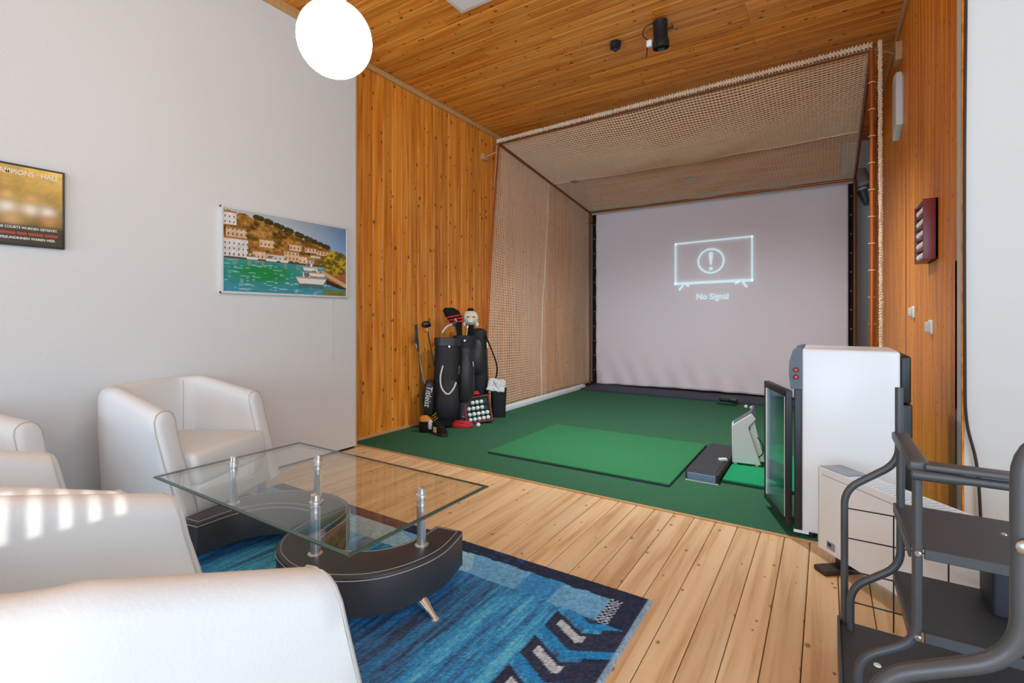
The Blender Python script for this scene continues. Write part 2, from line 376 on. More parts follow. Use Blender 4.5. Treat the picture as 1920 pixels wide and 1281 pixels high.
for k in range(9): MB().box(2.64, 2.645, sy-0.21+k*0.048, sy-0.21+k*0.048+0.026, sz-0.12, sz+0.12).build('blind_slat', 'white_plastic', side, 0)
# trims
struct(MB().rbox(LX, LX+0.028, 2.72, BY, ZC-0.05, ZC, 0.006).build('trim_1', 'pale_wood'))['label'] = 'pale moulding along the left ceiling edge'
struct(MB().rbox(WX-0.02, WX+0.02, -6.48, 2.72, 3.325, ZC, 0.008).build('trim_2', 'pale_wood'))['label'] = 'pale moulding above the white wall'
struct(MB().rbox(RX-0.025, RX, FY, BY, ZC-0.045, ZC, 0.006).build('trim_3', 'pale_wood'))['label'] = 'moulding along the right ceiling edge'
struct(MB().rbox(WX-0.17, WX-0.002, 2.716, 2.735, 0.0, ZC, 0.004).build('trim_4', 'pale_wood'))['label'] = 'pale corner strip beside the white wall'
struct(MB().rbox(LX, LX+0.022, 2.74, 4.6, 0.0, 0.03, 0.006).build('baseboard_bay_left', 'pale_wood'))['label'] = 'pale strip at the foot of the planked wall'
struct(MB().box(WX-0.34, WX-0.012, -6.48, 2.70, 0, 0.02).build('baseboard_left', 'black_plastic', None, 0))['label'] = 'dark gap strip under the white wall'
struct(MB().rbox(RX-0.002, RX+0.006, FY-0.004, FY+0.012, 0, ZC, 0.002).build('trim_5', 'wood_wall_right'))['label'] = 'brown corner strip of the right planked wall'

fz = struct(MB().box(LX, 0.16, BY-0.08, BY, 2.72, ZC).build('trim_7', 'dark_gap', None, 0)); fz['label'] = 'timber fascia above the screen behind the net'
for k in range(6):
    plank(fz, plank_mesh(0.111, 3.64, 0.016, 'wood_wall_right', 0.006), (Z, X, nY) if False else (nZ, X, nY), ((LX+0.16)/2, BY-0.08, 2.776+k*0.1135))

# green carpet, dark strip
g = struct(MB().rbox(LX+0.022, RX, 2.79, 6.72, 0.0, 0.008, 0.003, 2).build('floor_carpet', 'carpet')); g['label'] = 'dark green carpet of the golf bay'
struct(MB().rbox(LX+0.02, RX, 2.775, 2.79, 0.0, 0.009, 0.003, 2).build('trim_6', 'pale_wood'))['label'] = 'pale edging strip in front of the green carpet'
t = thing('foam_board_strip', 'dark blue-grey floor strip lying along the foot of the screen', 'floor strip', (-1.4, 7.0, 0))
MB().rbox(-1.74, 0.77, -0.30, 0.34, 0.0, 0.03, 0.006).build('board', 'rubber_blue', t)
MB().rbox(0.776, 1.80, -0.27, 0.34, 0.0, 0.03, 0.006).build('board', 'rubber_blue', t)

# ---------------------------------------------------------------- golf cage: poles, rails, net
cage = thing('golf_net_cage', 'beige hitting net hung on a copper pipe frame around the screen', 'golf net', (0, 0, 0))
FLT, FRT = (-3.24, 4.72, 3.15), (0.29, 4.52, 3.11)
BLT, BRT = (-3.20, 7.27, 2.79), (0.30, 7.27, 2.79)
MB().tube(catmull([FLT, (-3.235, 4.56, 1.8), (-3.225, 4.47, 0.8), (-3.215, 4.47, 0.0)]), 0.013, 10).build('front_pole', 'copper', cage)
MB().tube(catmull([FRT, (0.292, 4.50, 1.8), (0.288, 4.49, 1.0), (0.29, 4.50, 0.0)]), 0.017, 10).build('front_pole', 'copper', cage)
MB().tube([FLT, BLT], 0.015, 10).build('side_rail', 'brown_pipe', cage)
MB().tube([FRT, BRT], 0.015, 10).build('side_rail', 'brown_pipe', cage)
MB().tube([FLT, FRT], 0.016, 10).build('front_rail', 'brown_pipe', cage)
MB().tube([BLT, BRT], 0.016, 10).build('rear_rail', 'copper', cage)
MB().tube([BLT, (-3.2, 7.27, 0.03)], 0.018, 10).build('rear_pole', 'brown_pipe', cage)
MB().tube([BRT, (0.30, 7.27, 0.03)], 0.018, 10).build('rear_pole', 'brown_pipe', cage)
def net(name, P, nu, nv, r, segu=26, segv=26):
    m = MB()
    for i in range(nu+1): m.tube([P(i/nu, k/segv) for k in range(segv+1)], r, 4, caps=False)
    for j in range(nv+1): m.tube([P(k/segu, j/nv) for k in range(segu+1)], r, 4, caps=False)
    o = m.build(name, 'net', cage, 0); o['kind'] = 'stuff'; return o
lerp = lambda a, b, t: tuple(p+(q-p)*t for p, q in zip(a, b))
def top(u, v, sag=0.10, lift=0.0):
    p = lerp(lerp(FLT, FRT, u), lerp(BLT, BRT, u), v)
    z = p[2]+0.012-sag*math.sin(PI*min(max(u, 0), 1))*math.sin(PI*min(v/0.55, 1) if v < 0.55 else 0)
    z += 0.012*math.sin(u*23+v*9)*math.sin(v*17)*math.sin(PI*u)
    return (p[0], p[1], z+lift)
VS = 0.52
net('net_panel', lambda u, v: top(u, v*VS, 0.13), 112, 44, 0.0044)
net('net_panel', lambda u, v: top(u, VS+v*(1-VS), 0.0), 104, 42, 0.0027)
MB().tube([top(k/30, VS, 0.13) for k in range(31)], 0.008, 6).build('net_hem', 'net', cage)
def left(u, v):          # u along depth, v down
    a = lerp(FLT, BLT, u); b0 = (-3.19, 4.47+u*2.83, 0.07)
    fb = 4.72-0.25*math.sin(v*PI/2)**1.0
    x = a[0]-0.02+(b0[0]-a[0])*v+0.012*math.sin(u*19)*math.sin(v*7)
    y = fb+(7.36-fb)*u
    return (x, y, a[2]-0.02+(b0[2]-a[2])*v)
US = 0.47
net('net_panel', lambda u, v: left(u*US, v), 38, 96, 0.0044)
net('net_panel', lambda u, v: left(US+u*(1-US), v), 44, 94, 0.0028)
MB().tube([left(US-0.05*k/20, k/20) for k in range(21)], 0.008, 6).build('net_hem', 'net', cage)
# net gathered in folds along the front rail and down the right pole
def bunch(pts, r, n, turns, rr):
    m = MB(); P = [Vector(p) for p in pts]; N = 150
    L = [P[0].lerp(P[-1], k/N) if len(P) == 2 else None for k in range(N+1)]
    for s in range(n):
        q = []
        for k in range(N+1):
            a = 2*PI*(k/N*turns*(1 if s % 2 else -1)+s/n); d = (P[-1]-P[0]).normalized()
            e = d.orthogonal().normalized(); g2 = d.cross(e)
            q.append(L[k]+(e*math.cos(a)+g2*math.sin(a))*r*(0.8+0.2*math.sin(k*0.9+s)))
        m.tube(q, rr, 4, caps=False)
    return m
o = bunch([(FLT[0], FLT[1]-0.022, FLT[2]+0.018), (FRT[0], FRT[1]-0.022, FRT[2]+0.022)], 0.025, 14, 60, 0.0045).build('gathered_net', 'net', cage, 0); o['kind'] = 'stuff'
o = bunch([(FRT[0]+0.05, FRT[1], FRT[2]+0.05), (0.345, 4.49, 0.05)], 0.014, 8, 40, 0.004).build('gathered_net', 'net', cage, 0); o['kind'] = 'stuff'
for k in range(14):
    z = 0.25+k*0.2
    MB().tube([(0.29+0.02*math.cos(a), 4.498+0.02*math.sin(a), z) for a in [2*PI*j/12 for j in range(12)]], 0.003, 5, closed=True).build('cable_tie', 'net', cage)
# end posts with guy cords to wooden blocks
for blk, a, bq in (((LX, LX+0.05, 4.70, 4.80, 3.00, 3.07), (-3.245, 4.72, 3.06), (-3.44, 4.75, 3.035)), ((RX-0.045, RX, 4.78, 4.92, 3.10, 3.24), (0.30, 4.52, 3.11), (0.46, 4.84, 3.17))):
    MB().tube([a, bq], 0.004, 6).build('guy_cord', 'white_trim', cage)
    q = MB().rbox(*blk, 0.004).build('wooden_block', 'pale_wood')
    tag(q, 'wooden block on the left planked wall holding the net cord' if blk[0] < 0 else 'wooden block near the ceiling on the right planked wall', 'block')
for p in ((-2.9, 6.1, 2.97), (-1.5, 6.6, 2.91)):
    MB().rbox(p[0]-0.05, p[0]+0.05, p[1]-0.09, p[1]+0.09, p[2]-0.01, p[2]+0.0, 0.004).build('net_patch', 'leg_grey', cage)
q = tag(MB().rbox(-3.165, -3.10, 4.50, 6.88, 0.008, 0.068, 0.008).build('weight_bar', 'white_plastic'), 'white bar weighing down the foot of the left side net', 'bar')

# ---------------------------------------------------------------- projection screen
SX0, SX1, SYY, SZT = -3.105, 0.235, 7.30, 2.77
scr = thing('projection_screen', 'large mauve-white impact screen showing a no signal message', 'projection screen', (0, 0, 0))
def cloth():
    nu, nv = 120, 90; v = []; f = []
    for j in range(nv+1):
        for i in range(nu+1):
            u = i/nu; w = j/nv; x = SX0+(SX1-SX0)*u; z = SZT-0.02-(SZT-0.055-0.02*math.sin(PI*u))*w
            e = min(u, 1-u)
            y = SYY+0.02*math.sin(PI*u)*math.sin(PI*w)
            lo = max(0, w-0.78)/0.22
            y += 0.016*lo*math.sin(u*34+w*9+2*math.sin(u*11))+0.01*lo*math.sin(u*71-w*24)
            y += 0.006*max(0, 1-e/0.06)*math.sin(w*60+u*20)+0.006*max(0, 1-w/0.08)*math.sin(u*44)
            v.append((x, y, z))
    for j in range(nv):
        for i in range(nu): a = j*(nu+1)+i; f.append((a, a+1, a+nu+2, a+nu+1))
    m = MB(); m.add(v, f); return m
cl2 = cloth().build('screen_cloth', 'screen', scr)
md = cl2.modifiers.new('thickness', 'SOLIDIFY'); md.thickness = 0.003
MB().box(SX0-0.07, SX0+0.004, SYY+0.03, SYY+0.036, 0.04, SZT).build('side_band', 'black_cloth', scr, 0)
MB().box(SX1-0.004, SX1+0.062, SYY+0.03, SYY+0.036, 0.04, SZT).build('side_band', 'black_cloth', scr, 0)
MB().box(SX0-0.07, SX1+0.062, SYY+0.0, SYY+0.006, SZT-0.02, SZT+0.10).build('top_band', 'band', scr, 0)
bl = MB().lathe([(0.001, -0.014), (0.010, -0.010), (0.014, 0), (0.010, 0.010), (0.001, 0.014)], 12).build('bungee_ball', 'steel', scr)
bl.location = (SX0-0.035, SYY+0.015, 0.25)
for sx in (SX0-0.035, SX1+0.03):
    for k in range(11):
        if sx < 0 and k == 0: continue
        c = bl.copy(); C.objects.link(c); c.parent = scr; c.location = (sx, SYY+0.015, 0.25+k*0.235)
for x in (-2.2, -1.0):
    c = bl.copy(); C.objects.link(c); c.parent = scr; c.location = (x, SYY-0.012, SZT+0.055)
# projected message: frame of a television, exclamation sign, words
yp = SYY-0.012
def flat(name, polys, mi='projection'):
    m = MB()
    for p in polys:
        m.add([(x, yp, z) for x, z in p], [tuple(range(len(p)))]); 
    return m.build(name, mi, scr, 0)
def bar(a, b2, w):
    a, b2 = Vector(a), Vector(b2); d = (b2-a).normalized(); n = Vector((-d.y, d.x))*w/2
    return [tuple(a-n), tuple(b2-n), tuple(b2+n), tuple(a+n)]
A_, B_, C_, D_ = (-1.861, 2.173), (-0.824, 2.196), (-0.824, 1.598), (-1.861, 1.578)
flat('projected_tv_outline', [bar(A_, B_, 0.024), bar((-0.836, 2.205), (-0.836, 1.585), 0.024), bar((-1.873, 1.588), (-0.824, 1.604), 0.04), bar((-1.850, 2.18), (-1.850, 1.575), 0.024),
     bar((-1.74, 1.57), (-1.80, 1.492), 0.03), bar((-1.70, 1.57), (-1.655, 1.545), 0.03), bar((-0.95, 1.58), (-0.90, 1.51), 0.03), bar((-1.00, 1.585), (-1.05, 1.56), 0.03)])
cx0, cz0, R0 = -1.362, 1.895, 0.182
flat('projected_ring', [[(cx0+R0*math.cos(a), cz0+R0*math.sin(a)), (cx0+R0*math.cos(a2), cz0+R0*math.sin(a2)), (cx0+(R0-0.026)*math.cos(a2), cz0+(R0-0.026)*math.sin(a2)), (cx0+(R0-0.026)*math.cos(a), cz0+(R0-0.026)*math.sin(a))] for a, a2 in [(2*PI*k/48, 2*PI*(k+1)/48) for k in range(48)]])
flat('projected_exclamation_mark', [[(cx0-0.011, cz0-0.055), (cx0+0.011, cz0-0.055), (cx0+0.029, cz0+0.10), (cx0+0.018, cz0+0.124), (cx0-0.018, cz0+0.124), (cx0-0.029, cz0+0.10)], [(cx0+0.026*math.cos(2*PI*k/20), cz0-0.107+0.026*math.sin(2*PI*k/20)) for k in range(20)]])
text_mesh('projected_words', 'No Signal', 0.118, 'projection', Matrix.Translation((-1.345, yp, 1.352)) @ Matrix.Rotation(PI/2, 4, 'X'), scr, 0.0005, sx=0.96, fat=0.0026)

# wall lamp behind the screen
t = thing('pipe_lamp', 'grey cylindrical fitting with a cone end behind the right net pole', 'lamp', (0.35, 7.62, 2.88))
T = Matrix.Rotation(math.radians(166), 4, 'Y')
MB().lathe([(0.08, -0.10), (0.11, -0.09), (0.11, 0.07), (0.125, 0.08), (0.125, 0.13), (0.06, 0.135)], 20, 0, T).build('housing', 'lamp_grey', t)
MB().lathe([(0.055, 0.13), (0.05, 0.18), (0.035, 0.32), (0.015, 0.36)], 16, 0, T).build('cone', 'grey_plastic', t)
MB().lathe([(0.057, 0.14), (0.057, 0.165)], 16, 0, T).build('ring', 'white_plastic', t)
MB().tube([(0.05, 0.18, 0.09), (0.02, 0.02, 0.12), (-0.06, 0, 0.10)], 0.012).build('bracket', 'grey_plastic', t)

# ---------------------------------------------------------------- turf mats, tray, launch monitor
def turf_mat(name, label, x0, x1, y0, y1, h, top, cat='mat'):
    t = thing(name, label, cat, ((x0+x1)/2, (y0+y1)/2, 0.008)); a, b2 = (x1-x0)/2, (y1-y0)/2
    MB().rbox(-a, a, -b2, b2, 0, h*0.45, 0.002, 1).build('rubber_base', 'rubber_blue', t)
    MB().rbox(-a+0.002, a-0.002, -b2+0.002, b2-0.002, h*0.45, h, 0.005, 2).build('turf', top, t); return t
turf_mat('hitting_mat', 'large light green rectangular hitting mat on the darker carpet', -2.275, -0.84, 3.16, 4.33, 0.022, 'turf')
turf_mat('launch_mat', 'small bright green mat under the white launch monitor', -0.575, 0.02, 3.44, 4.32, 0.026, 'turf2')
t = thing('ball_tray', 'black plastic ball tray between the two green mats', 'tray', (-0.69, 3.80, 0.008))
MB().rbox(-0.105, 0.105, -0.42, 0.42, 0.0, 0.064, 0.01).build('tray_body', 'rubber', t)
MB().rbox(-0.092, 0.088, -0.424, -0.415, 0.006, 0.054, 0.003).build('front_panel', 'tray_end', t)
MB().box(-0.10, 0.105, -0.428, -0.412, -0.0005, 0.006).build('white_rim', 'white_plastic', t, 0)
MB().rbox(-0.085, 0.085, -0.40, 0.40, 0.062, 0.068, 0.003).build('rubber_top', 'rubber', t)
b0 = MB().rbox(-0.022, 0.022, -0.05, 0.05, 0.0, 0.02, 0.008).build('putter_marker', 'white_plastic'); tag(b0, 'small white plastic tee lying on the black ball tray', 'tee')
b0.location = (-0.615, 3.72, 0.076); b0.rotation_euler = (0, 0, -0.9); b0.scale = (0.6, 0.6, 1)
t = thing('launch_monitor', 'white angular launch monitor with dark sloping display on bright green mat', 'launch monitor', (-0.50, 3.84, 0.034), math.radians(8))
prof = [(-0.07, 0.012), (-0.074, 0.27), (-0.066, 0.285), (0.055, 0.375), (0.075, 0.35), (0.083, 0.335), (0.042, 0.285), (0.036, 0.27), (0.115, 0.012)]
TY = Matrix.Rotation(PI/2, 4, 'X')
MB().prism([(x, z) for x, z in prof][::-1], -0.15, 0.0, 0, TY, 0.004).build('shell', 'white_plastic', t)
MB().prism([(-0.062, 0.290), (0.048, 0.372), (0.07, 0.420), (0.078, 0.408), (0.088, 0.338), (0.078, 0.346), (0.056, 0.377)][::-1], -0.145, -0.006, 0, TY).build('display', 'grey_plastic', t)
MB().prism([(0.0, 0.02), (0.055, 0.27), (0.075, 0.30), (0.135, 0.03)], -0.14, -0.05, 0, TY, 0.004).build('rear_cover', 'white_plastic', t)
for xx in (-0.05, 0.09):
    for yy in (0.02, 0.13): MB().lathe([(0.012, -0.0), (0.014, 0.016)], 12, 0, Matrix.Translation((xx, yy, 0))).build('foot', 'white_plastic', t)
MB().tube(catmull([(0.095, 0.04, 0.20), (0.125, 0.03, 0.16), (0.13, 0.02, 0.10), (0.10, 0.02, 0.06)]), 0.004, 6).build('cable', 'black_plastic', t)

def ball_mesh():
    bm = bmesh.new(); bmesh.ops.create_icosphere(bm, subdivisions=3, radius=0.0214)
    for v in bm.verts: v.co *= 1+0.006*math.sin(v.co.x*700)*math.sin(v.co.y*700)*math.sin(v.co.z*700)
    m = MB(); m.bm(bm); o = m.build('golf_ball', 'ball', None, 180); me = o.data; bpy.data.objects.remove(o); return me
BALL = ball_mesh()
def ball(p, label, group=None):
    o = link('golf_ball', BALL); o.location = p; o.rotation_euler = (random.random()*6, random.random()*6, 0); return tag(o, label, 'golf ball', group)
ball((-0.80, 6.40, 0.030), 'white golf ball on the carpet, left of two near the screen')
ball((-0.735, 6.36, 0.030), 'white golf ball on the carpet, just above the launch monitor')
t = thing('ball_return_clamp', 'small black and green gadget on the carpet before the screen', 'gadget', (-1.03, 6.56, 0.008))
MB().rbox(-0.12, 0.10, -0.05, 0.05, 0.0, 0.035, 0.012).build('base', 'felt_green', t)
MB().rbox(-0.10, 0.12, -0.02, 0.07, 0.03, 0.085, 0.02).build('body', 'black_plastic', t)
MB().tube([(0.02, -0.03, 0.07), (0.07, -0.06, 0.05), (0.10, -0.03, 0.03)], 0.01).build('lever', 'black_plastic', t)

# ---------------------------------------------------------------- display fridge
t = thing('display_fridge', 'white undercounter display fridge with its glass door ajar', 'fridge', (-0.10, 2.80, 0.008))
MB().rbox(0.0, 0.385, 0.0, 0.42, 0.03, 0.935, 0.012).build('cabinet', 'fridge_white', t)
MB().rbox(0.385, 0.425, 0.015, 0.405, 0.70, 0.915, 0.01).build('rear_cover', 'black_plastic', t)
MB().rbox(0.385, 0.43, 0.02, 0.40, 0.06, 0.695, 0.008).build('condenser', 'black_plastic', t)
pn = MB().prism([(-0.045, 0.735), (-0.052, 0.80), (-0.05, 0.87), (-0.035, 0.925), (-0.02, 0.938), (0.001, 0.938), (0.001, 0.735)], -0.415, -0.002, 0, TY, 0.003).build('control_panel', 'grey_plastic', t)
for z in (0.795, 0.83):
    MB().lathe([(0.011, 0), (0.012, 0.004), (0.008, 0.008)], 16, 0, Matrix.Translation((-0.024, -0.001, z)) @ Matrix.Rotation(PI/2, 4, 'X')).build('button_ring', 'dark_red', t)
    MB().lathe([(0.008, 0.006), (0.006, 0.012)], 16, 0, Matrix.Translation((-0.024, -0.001, z)) @ Matrix.Rotation(PI/2, 4, 'X')).build('button', 'red_light', t)
MB().rbox(-0.032, 0.002, 0.0, 0.42, 0.03, 0.735, 0.004).build('front_frame', 'black_plastic', t)
MB().box(-0.034, 0.03, -0.002, 0.1, 0.022, 0.036).build('hinge_plate', 'white_plastic', t, 0)
for xx in (0.04, 0.35):
    for yy in (0.04, 0.38): MB().lathe([(0.018, 0.0), (0.018, 0.032)], 12, 0, Matrix.Translation((xx, yy, 0))).build('foot', 'black_plastic', t)
dr = bpy.data.objects.new('door', None); C.objects.link(dr); dr.parent = t; dr.location = (-0.036, 0.006, 0); dr.rotation_euler = (0, 0, math.radians(20))
def dpart(name, args, mat): return MB().rbox(*args, 0.004).build(name, mat, dr)
dpart('stile', (-0.034, -0.004, 0.0, 0.018, 0.045, 0.725), 'black_plastic'); dpart('stile', (-0.034, -0.004, 0.36, 0.385, 0.045, 0.725), 'black_plastic')
dpart('rail', (-0.034, -0.004, 0.018, 0.36, 0.69, 0.725), 'black_plastic'); dpart('rail', (-0.034, -0.004, 0.018, 0.36, 0.045, 0.08), 'black_plastic')
MB().box(-0.030, -0.024, 0.016, 0.362, 0.078, 0.692).build('pane', 'door_glass', dr, 0)
MB().box(-0.012, -0.006, 0.016, 0.362, 0.078, 0.692).build('pane', 'door_glass', dr, 0)
dpart('gasket', (-0.033, -0.005, 0.0185, 0.032, 0.08, 0.69), 'white_plastic'); dpart('gasket', (-0.033, -0.005, 0.345, 0.359, 0.08, 0.69), 'white_plastic')

# ---------------------------------------------------------------- convector heater
t = thing('convector_heater', 'long low white convector heater with top grille standing askew before the fridge', 'heater', (-0.03, 2.59, 0), math.atan2(-0.768, 0.64))
# local x along the length, local +y away from the camera side
MB().rbox(0, 0.82, 0.0, 0.012, 0.065, 0.43, 0.004).build('front_panel', 'radiator_white', t)
MB().rbox(0, 0.82, 0.105, 0.115, 0.065, 0.43, 0.004).build('rear_panel', 'radiator_white', t)
MB().rbox(-0.001, 0.012, 0.0, 0.115, 0.066, 0.429, 0.004).build('end_panel', 'radiator_white', t)
MB().rbox(0.808, 0.821, 0.0, 0.115, 0.066, 0.429, 0.004).build('end_panel', 'radiator_white', t)
MB().rbox(0.005, 0.15, 0.003, 0.112, 0.415, 0.432, 0.003).build('top_cover', 'leg_grey', t)
MB().box(0.15, 0.81, 0.012, 0.105, 0.395, 0.40).build('grille_backing', 'black_plastic', t, 0)
me = MB().box(-0.003, 0.003, 0.010, 0.106, 0.425, 0.431)
sl = me.build('grille_slat', 'radiator_white', t, 0); sl.location = (0.165, 0, 0)
for k in range(1, 30):
    c = sl.copy(); C.objects.link(c); c.parent = t; c.location = (0.165+k*0.0216, 0, 0)
MB().box(0.03, 0.79, -0.0008, 0.0, 0.398, 0.4005).build('seam', 'leg_grey', t, 0)
MB().box(0.055, 0.10, -0.0015, 0.001, 0.085, 0.118).build('rating_plate', 'leg_grey', t, 0)
MB().box(0.06, 0.08, -0.0022, -0.001, 0.098, 0.112).build('rating_print', 'black_plastic', t, 0)
for xx in (0.06, 0.60): MB().rbox(xx, xx+0.07, -0.07, 0.18, 0.0, 0.022, 0.006).build('foot', 'cable', t); MB().box(xx+0.02, xx+0.05, 0.02, 0.10, 0.02, 0.08).build('bracket', 'black_plastic', t, 0)

# ---------------------------------------------------------------- tubular metal rack on the right
rk = thing('metal_rack', 'black tubular metal rack with sheet shelves at the right edge', 'rack', (0, 0, 0))
XR = 0.193; XL = 0.052; rt = 0.0108
def sbend(y, ztop, zb, zl, zend=0.10, dx=0.0, top_pts=None):
    pts = top_pts or [((XR, y, ztop), 0)]
    pts = list(pts)+[((XR, y, zb), 0.05), ((XL+dx, y, zl), 0.05), ((XL+dx, y, zend), 0)]
    return MB().tube(bez(pts, 8), rt, 12)
sbend(1.93, 0.88, 0.645, 0.535).build('rear_upright', 'black_metal', rk)
sbend(1.895, 0.73, 0.335, 0.235, dx=0.015).build('rear_upright', 'black_metal', rk)
sbend(1.575, 0.715, 0.285, 0.20, dx=0.02).build('front_upright', 'black_metal', rk)
sbend(0.80, 0.0, 0.70, 0.625, zend=0.0, top_pts=[((0.42, 0.80, 0.965), 0), ((XR, 0.80, 0.965), 0.055)]).build('end_upright', 'black_metal', rk)
MB().tube(bez([((0.95, 0.80, 0.965), 0), ((0.42, 0.80, 0.965), 0)]), rt, 12).build('end_handle', 'black_metal', rk)
MB().rbox(XR-0.018, XR+0.024, 1.565, 1.94, 0.715, 0.74, 0.006).build('top_side_bar', 'black_metal', rk)
MB().rbox(XR+0.012, 0.95, 1.555, 1.60, 0.722, 0.738, 0.005).build('top_front_bar', 'black_metal', rk)
MB().tube([(XR-0.012, 1.562, 0.708), (XR+0.05, 1.564, 0.708), (XR+0.10, 1.57, 0.708), (0.95, 1.57, 0.708)], [0.013, 0.013, 0.0108, 0.0108], 10).build('cross_tube', 'black_metal', rk)
MB().tube([(XR, 0.792, 0.836), (XR+0.03, 0.792, 0.836), (XR+0.06, 0.80, 0.836), (0.95, 0.80, 0.836)], [0.011, 0.011, 0.009, 0.009], 10).build('cross_tube', 'black_metal', rk)
for zs in (0.52, 0.31):
    b = MB().rbox(XR-0.012, 0.95, 1.585, 1.925, zs-0.004, zs, 0.0015, 1).build('shelf', 'shelf_black', rk)
    MB().rbox(XR+0.014, 0.95, 1.578, 1.584, zs-0.026, zs+0.001, 0.002, 1).build('lip', 'black_metal', b)
    MB().rbox(XR-0.016, XR-0.010, 1.585, 1.925, zs-0.03, zs+0.001, 0.002, 1).build('lip', 'black_metal', b)
    MB().lathe([(0.008, 0), (0.006, 0.003)], 10, 0, Matrix.Translation((0.40, 1.80, zs))).build('screw_cap', 'steel', b)
b = MB().rbox(XL-0.012, 0.95, 0.45, 1.94, 0.094, 0.10, 0.002, 1).build('base_shelf', 'shelf_black', rk)
MB().rbox(XL-0.02, XL-0.012, 0.45, 1.94, 0.0, 0.112, 0.002, 1).build('skirt', 'black_metal', b)
MB().lathe([(0.010, 0), (0.008, 0.003)], 10, 0, Matrix.Translation((0.125, 1.74, 0.10))).build('screw_cap', 'white_plastic', b)
def screw(x, y, z, r): MB().lathe([(r, 0), (r, 0.003), (r*0.6, 0.006)], 12, 0, Matrix.Translation((x, y, z)) @ Matrix.Rotation(PI/2, 4, 'X')).build('screw', 'steel', rk)
for z in (0.708, 0.51, 0.30): screw(XR, 1.575-rt+0.001-(0.004 if z > 0.7 else 0), z, 0.008)
screw(XR, 0.80-rt-0.003, 0.836, 0.0095)
for z in (0.47, 0.372, 0.265, 0.165): MB().tube([(XL, 1.945, z), (0.45, 1.945, z)], 0.0022, 6).build('wire', 'black_plastic', rk)
for x in (XR-0.012, 0.312, 0.43): MB().tube([(x, 1.947, 0.10), (x, 1.947, 0.47)], 0.0022, 6).build('wire', 'black_plastic', rk)
t = thing('black_device', 'black boxy appliance standing on the lower shelf of the metal rack', 'appliance', (0.40, 1.83, 0.3105))
MB().rbox(-0.03, 0.06, -0.07, 0.07, 0.0, 0.13, 0.01).build('housing', 'rubber', t); MB().rbox(0.04, 0.34, -0.075, 0.075, 0.0, 0.125, 0.012).build('body', 'black_plastic', t)
for k in range(4): MB().box(0.12+k*0.035, 0.14+k*0.035, -0.078, -0.074, 0.02, 0.07).build('vent', 'rubber', t, 0)

# ---------------------------------------------------------------- armchairs
def chair_parts(t):
    Wd, yb, yf, r, th = 0.37, -0.29, 0.20, 0.17, 0.105
    fl_ = lambda y: 1-0.24*min(1, max(0, (0.2-y)/0.5))
    path = []          # (x, y, nx, ny, front weight, height)
    N = 8
    for k in range(N+1):
        f = 1-k/N; y = yb+r+(yf-yb-r)*f; path.append((-Wd, y, -1, 0, f))
    for k in range(1, 9):
        a = PI+PI/2*k/8; path.append((-Wd+r+r*math.cos(a), yb+r+r*math.sin(a), math.cos(a), math.sin(a), 0))
    for k in range(1, 7): path.append((-Wd+r+(2*Wd-2*r)*k/6, yb, 0, -1, 0))
    for k in range(1, 9):
        a = 1.5*PI+PI/2*k/8; path.append((Wd-r+r*math.cos(a), yb+r+r*math.sin(a), math.cos(a), math.sin(a), 0))
    for k in range(1, N+1):
        f = k/N; y = yb+r+(yf-yb-r)*f; path.append((Wd, y, 1, 0, f))
    R = []; n = len(path)
    def sect(p, grow=0.0, push=0.0):
        x, y, nx, ny, f = p
        h = 0.735-0.095*f; o = []
        pr = [(0.0, 0.125), (0.012, 0.12), (0.0, 0.25), (-0.008, 0.40), (-0.014, 0.54), (-0.012, h-0.045), (0.002, h-0.017), (0.024, h-0.003), (th/2, h), (th-0.026, h-0.005), (th-0.006, h-0.02), (th+0.002, h-0.05), (th, 0.54), (th, 0.40), (th, 0.25), (th-0.01, 0.12)]
        cxm, czm = th/2, (h+0.12)/2
        for d, z in pr[1:]:
            d2 = cxm+(d-cxm)*(1-grow); z2 = czm+(z-czm)*(1-grow*0.16)
            q = (z2-0.12)/(h-0.12)
            fw = f*f*(0.125*(1-q)**1.3)+f*(-0.02*q)
            o.append(((x-nx*d2)*fl_(y), y-ny*d2+fw+push*(1 if f > 0 else 0), z2))
        return o
    R.append(sect(path[0], 0.55, 0.022)); R.append(sect(path[0], 0.22, 0.017))
    R += [sect(p) for p in path]
    R.append(sect(path[-1], 0.22, 0.017)); R.append(sect(path[-1], 0.55, 0.022))
    sh = MB().rings(R).build('shell', 'leather', t, 50)
    for e in (2, -3):
        MB().tube([(q[0], q[1]+0.004, q[2]) for q in R[e]], 0.0022, 5).build('piping', 'leather_pipe', sh)
    # seam lines a hand below the outer top edge and at the inner back corners
    MB().tube([(q[5][0], q[5][1], q[5][2]-0.012) for q in R[3:-3]], 0.0012, 4).build('seam', 'leather_pipe', sh)
    for k in (15, len(R)-16):
        MB().tube([R[k][j] for j in (9, 10, 11, 12, 13)], 0.0025, 5).build('seam', 'leather_pipe', sh)
    b = MB(); b.rbox(-0.263, 0.263, -0.26, 0.325, 0.265, 0.42, 0.028, 4)
    b.v = [(x*fl_(y), y+(0.0 if y < 0 else -0.03*(z-0.265)/0.155), z+0.012*math.cos(x*5)*math.cos(y*4)) for x, y, z in b.v]
    b.build('seat_cushion', 'leather', t, 50)
    b = MB().rbox(-0.262, 0.262, -0.25, 0.322, 0.12, 0.268, 0.014, 3); b.v = [(x*fl_(y), y, z) for x, y, z in b.v]; b.build('seat_base', 'leather', t, 50)
    for sx in (-1, 1):
        for yy in (-0.22, 0.25): MB().lathe([(0.022, 0.0), (0.024, 0.125)], 16, 0, Matrix.Translation((sx*(0.30 if yy > 0 else 0.23), yy, 0))).build('leg', 'leg_grey', t)
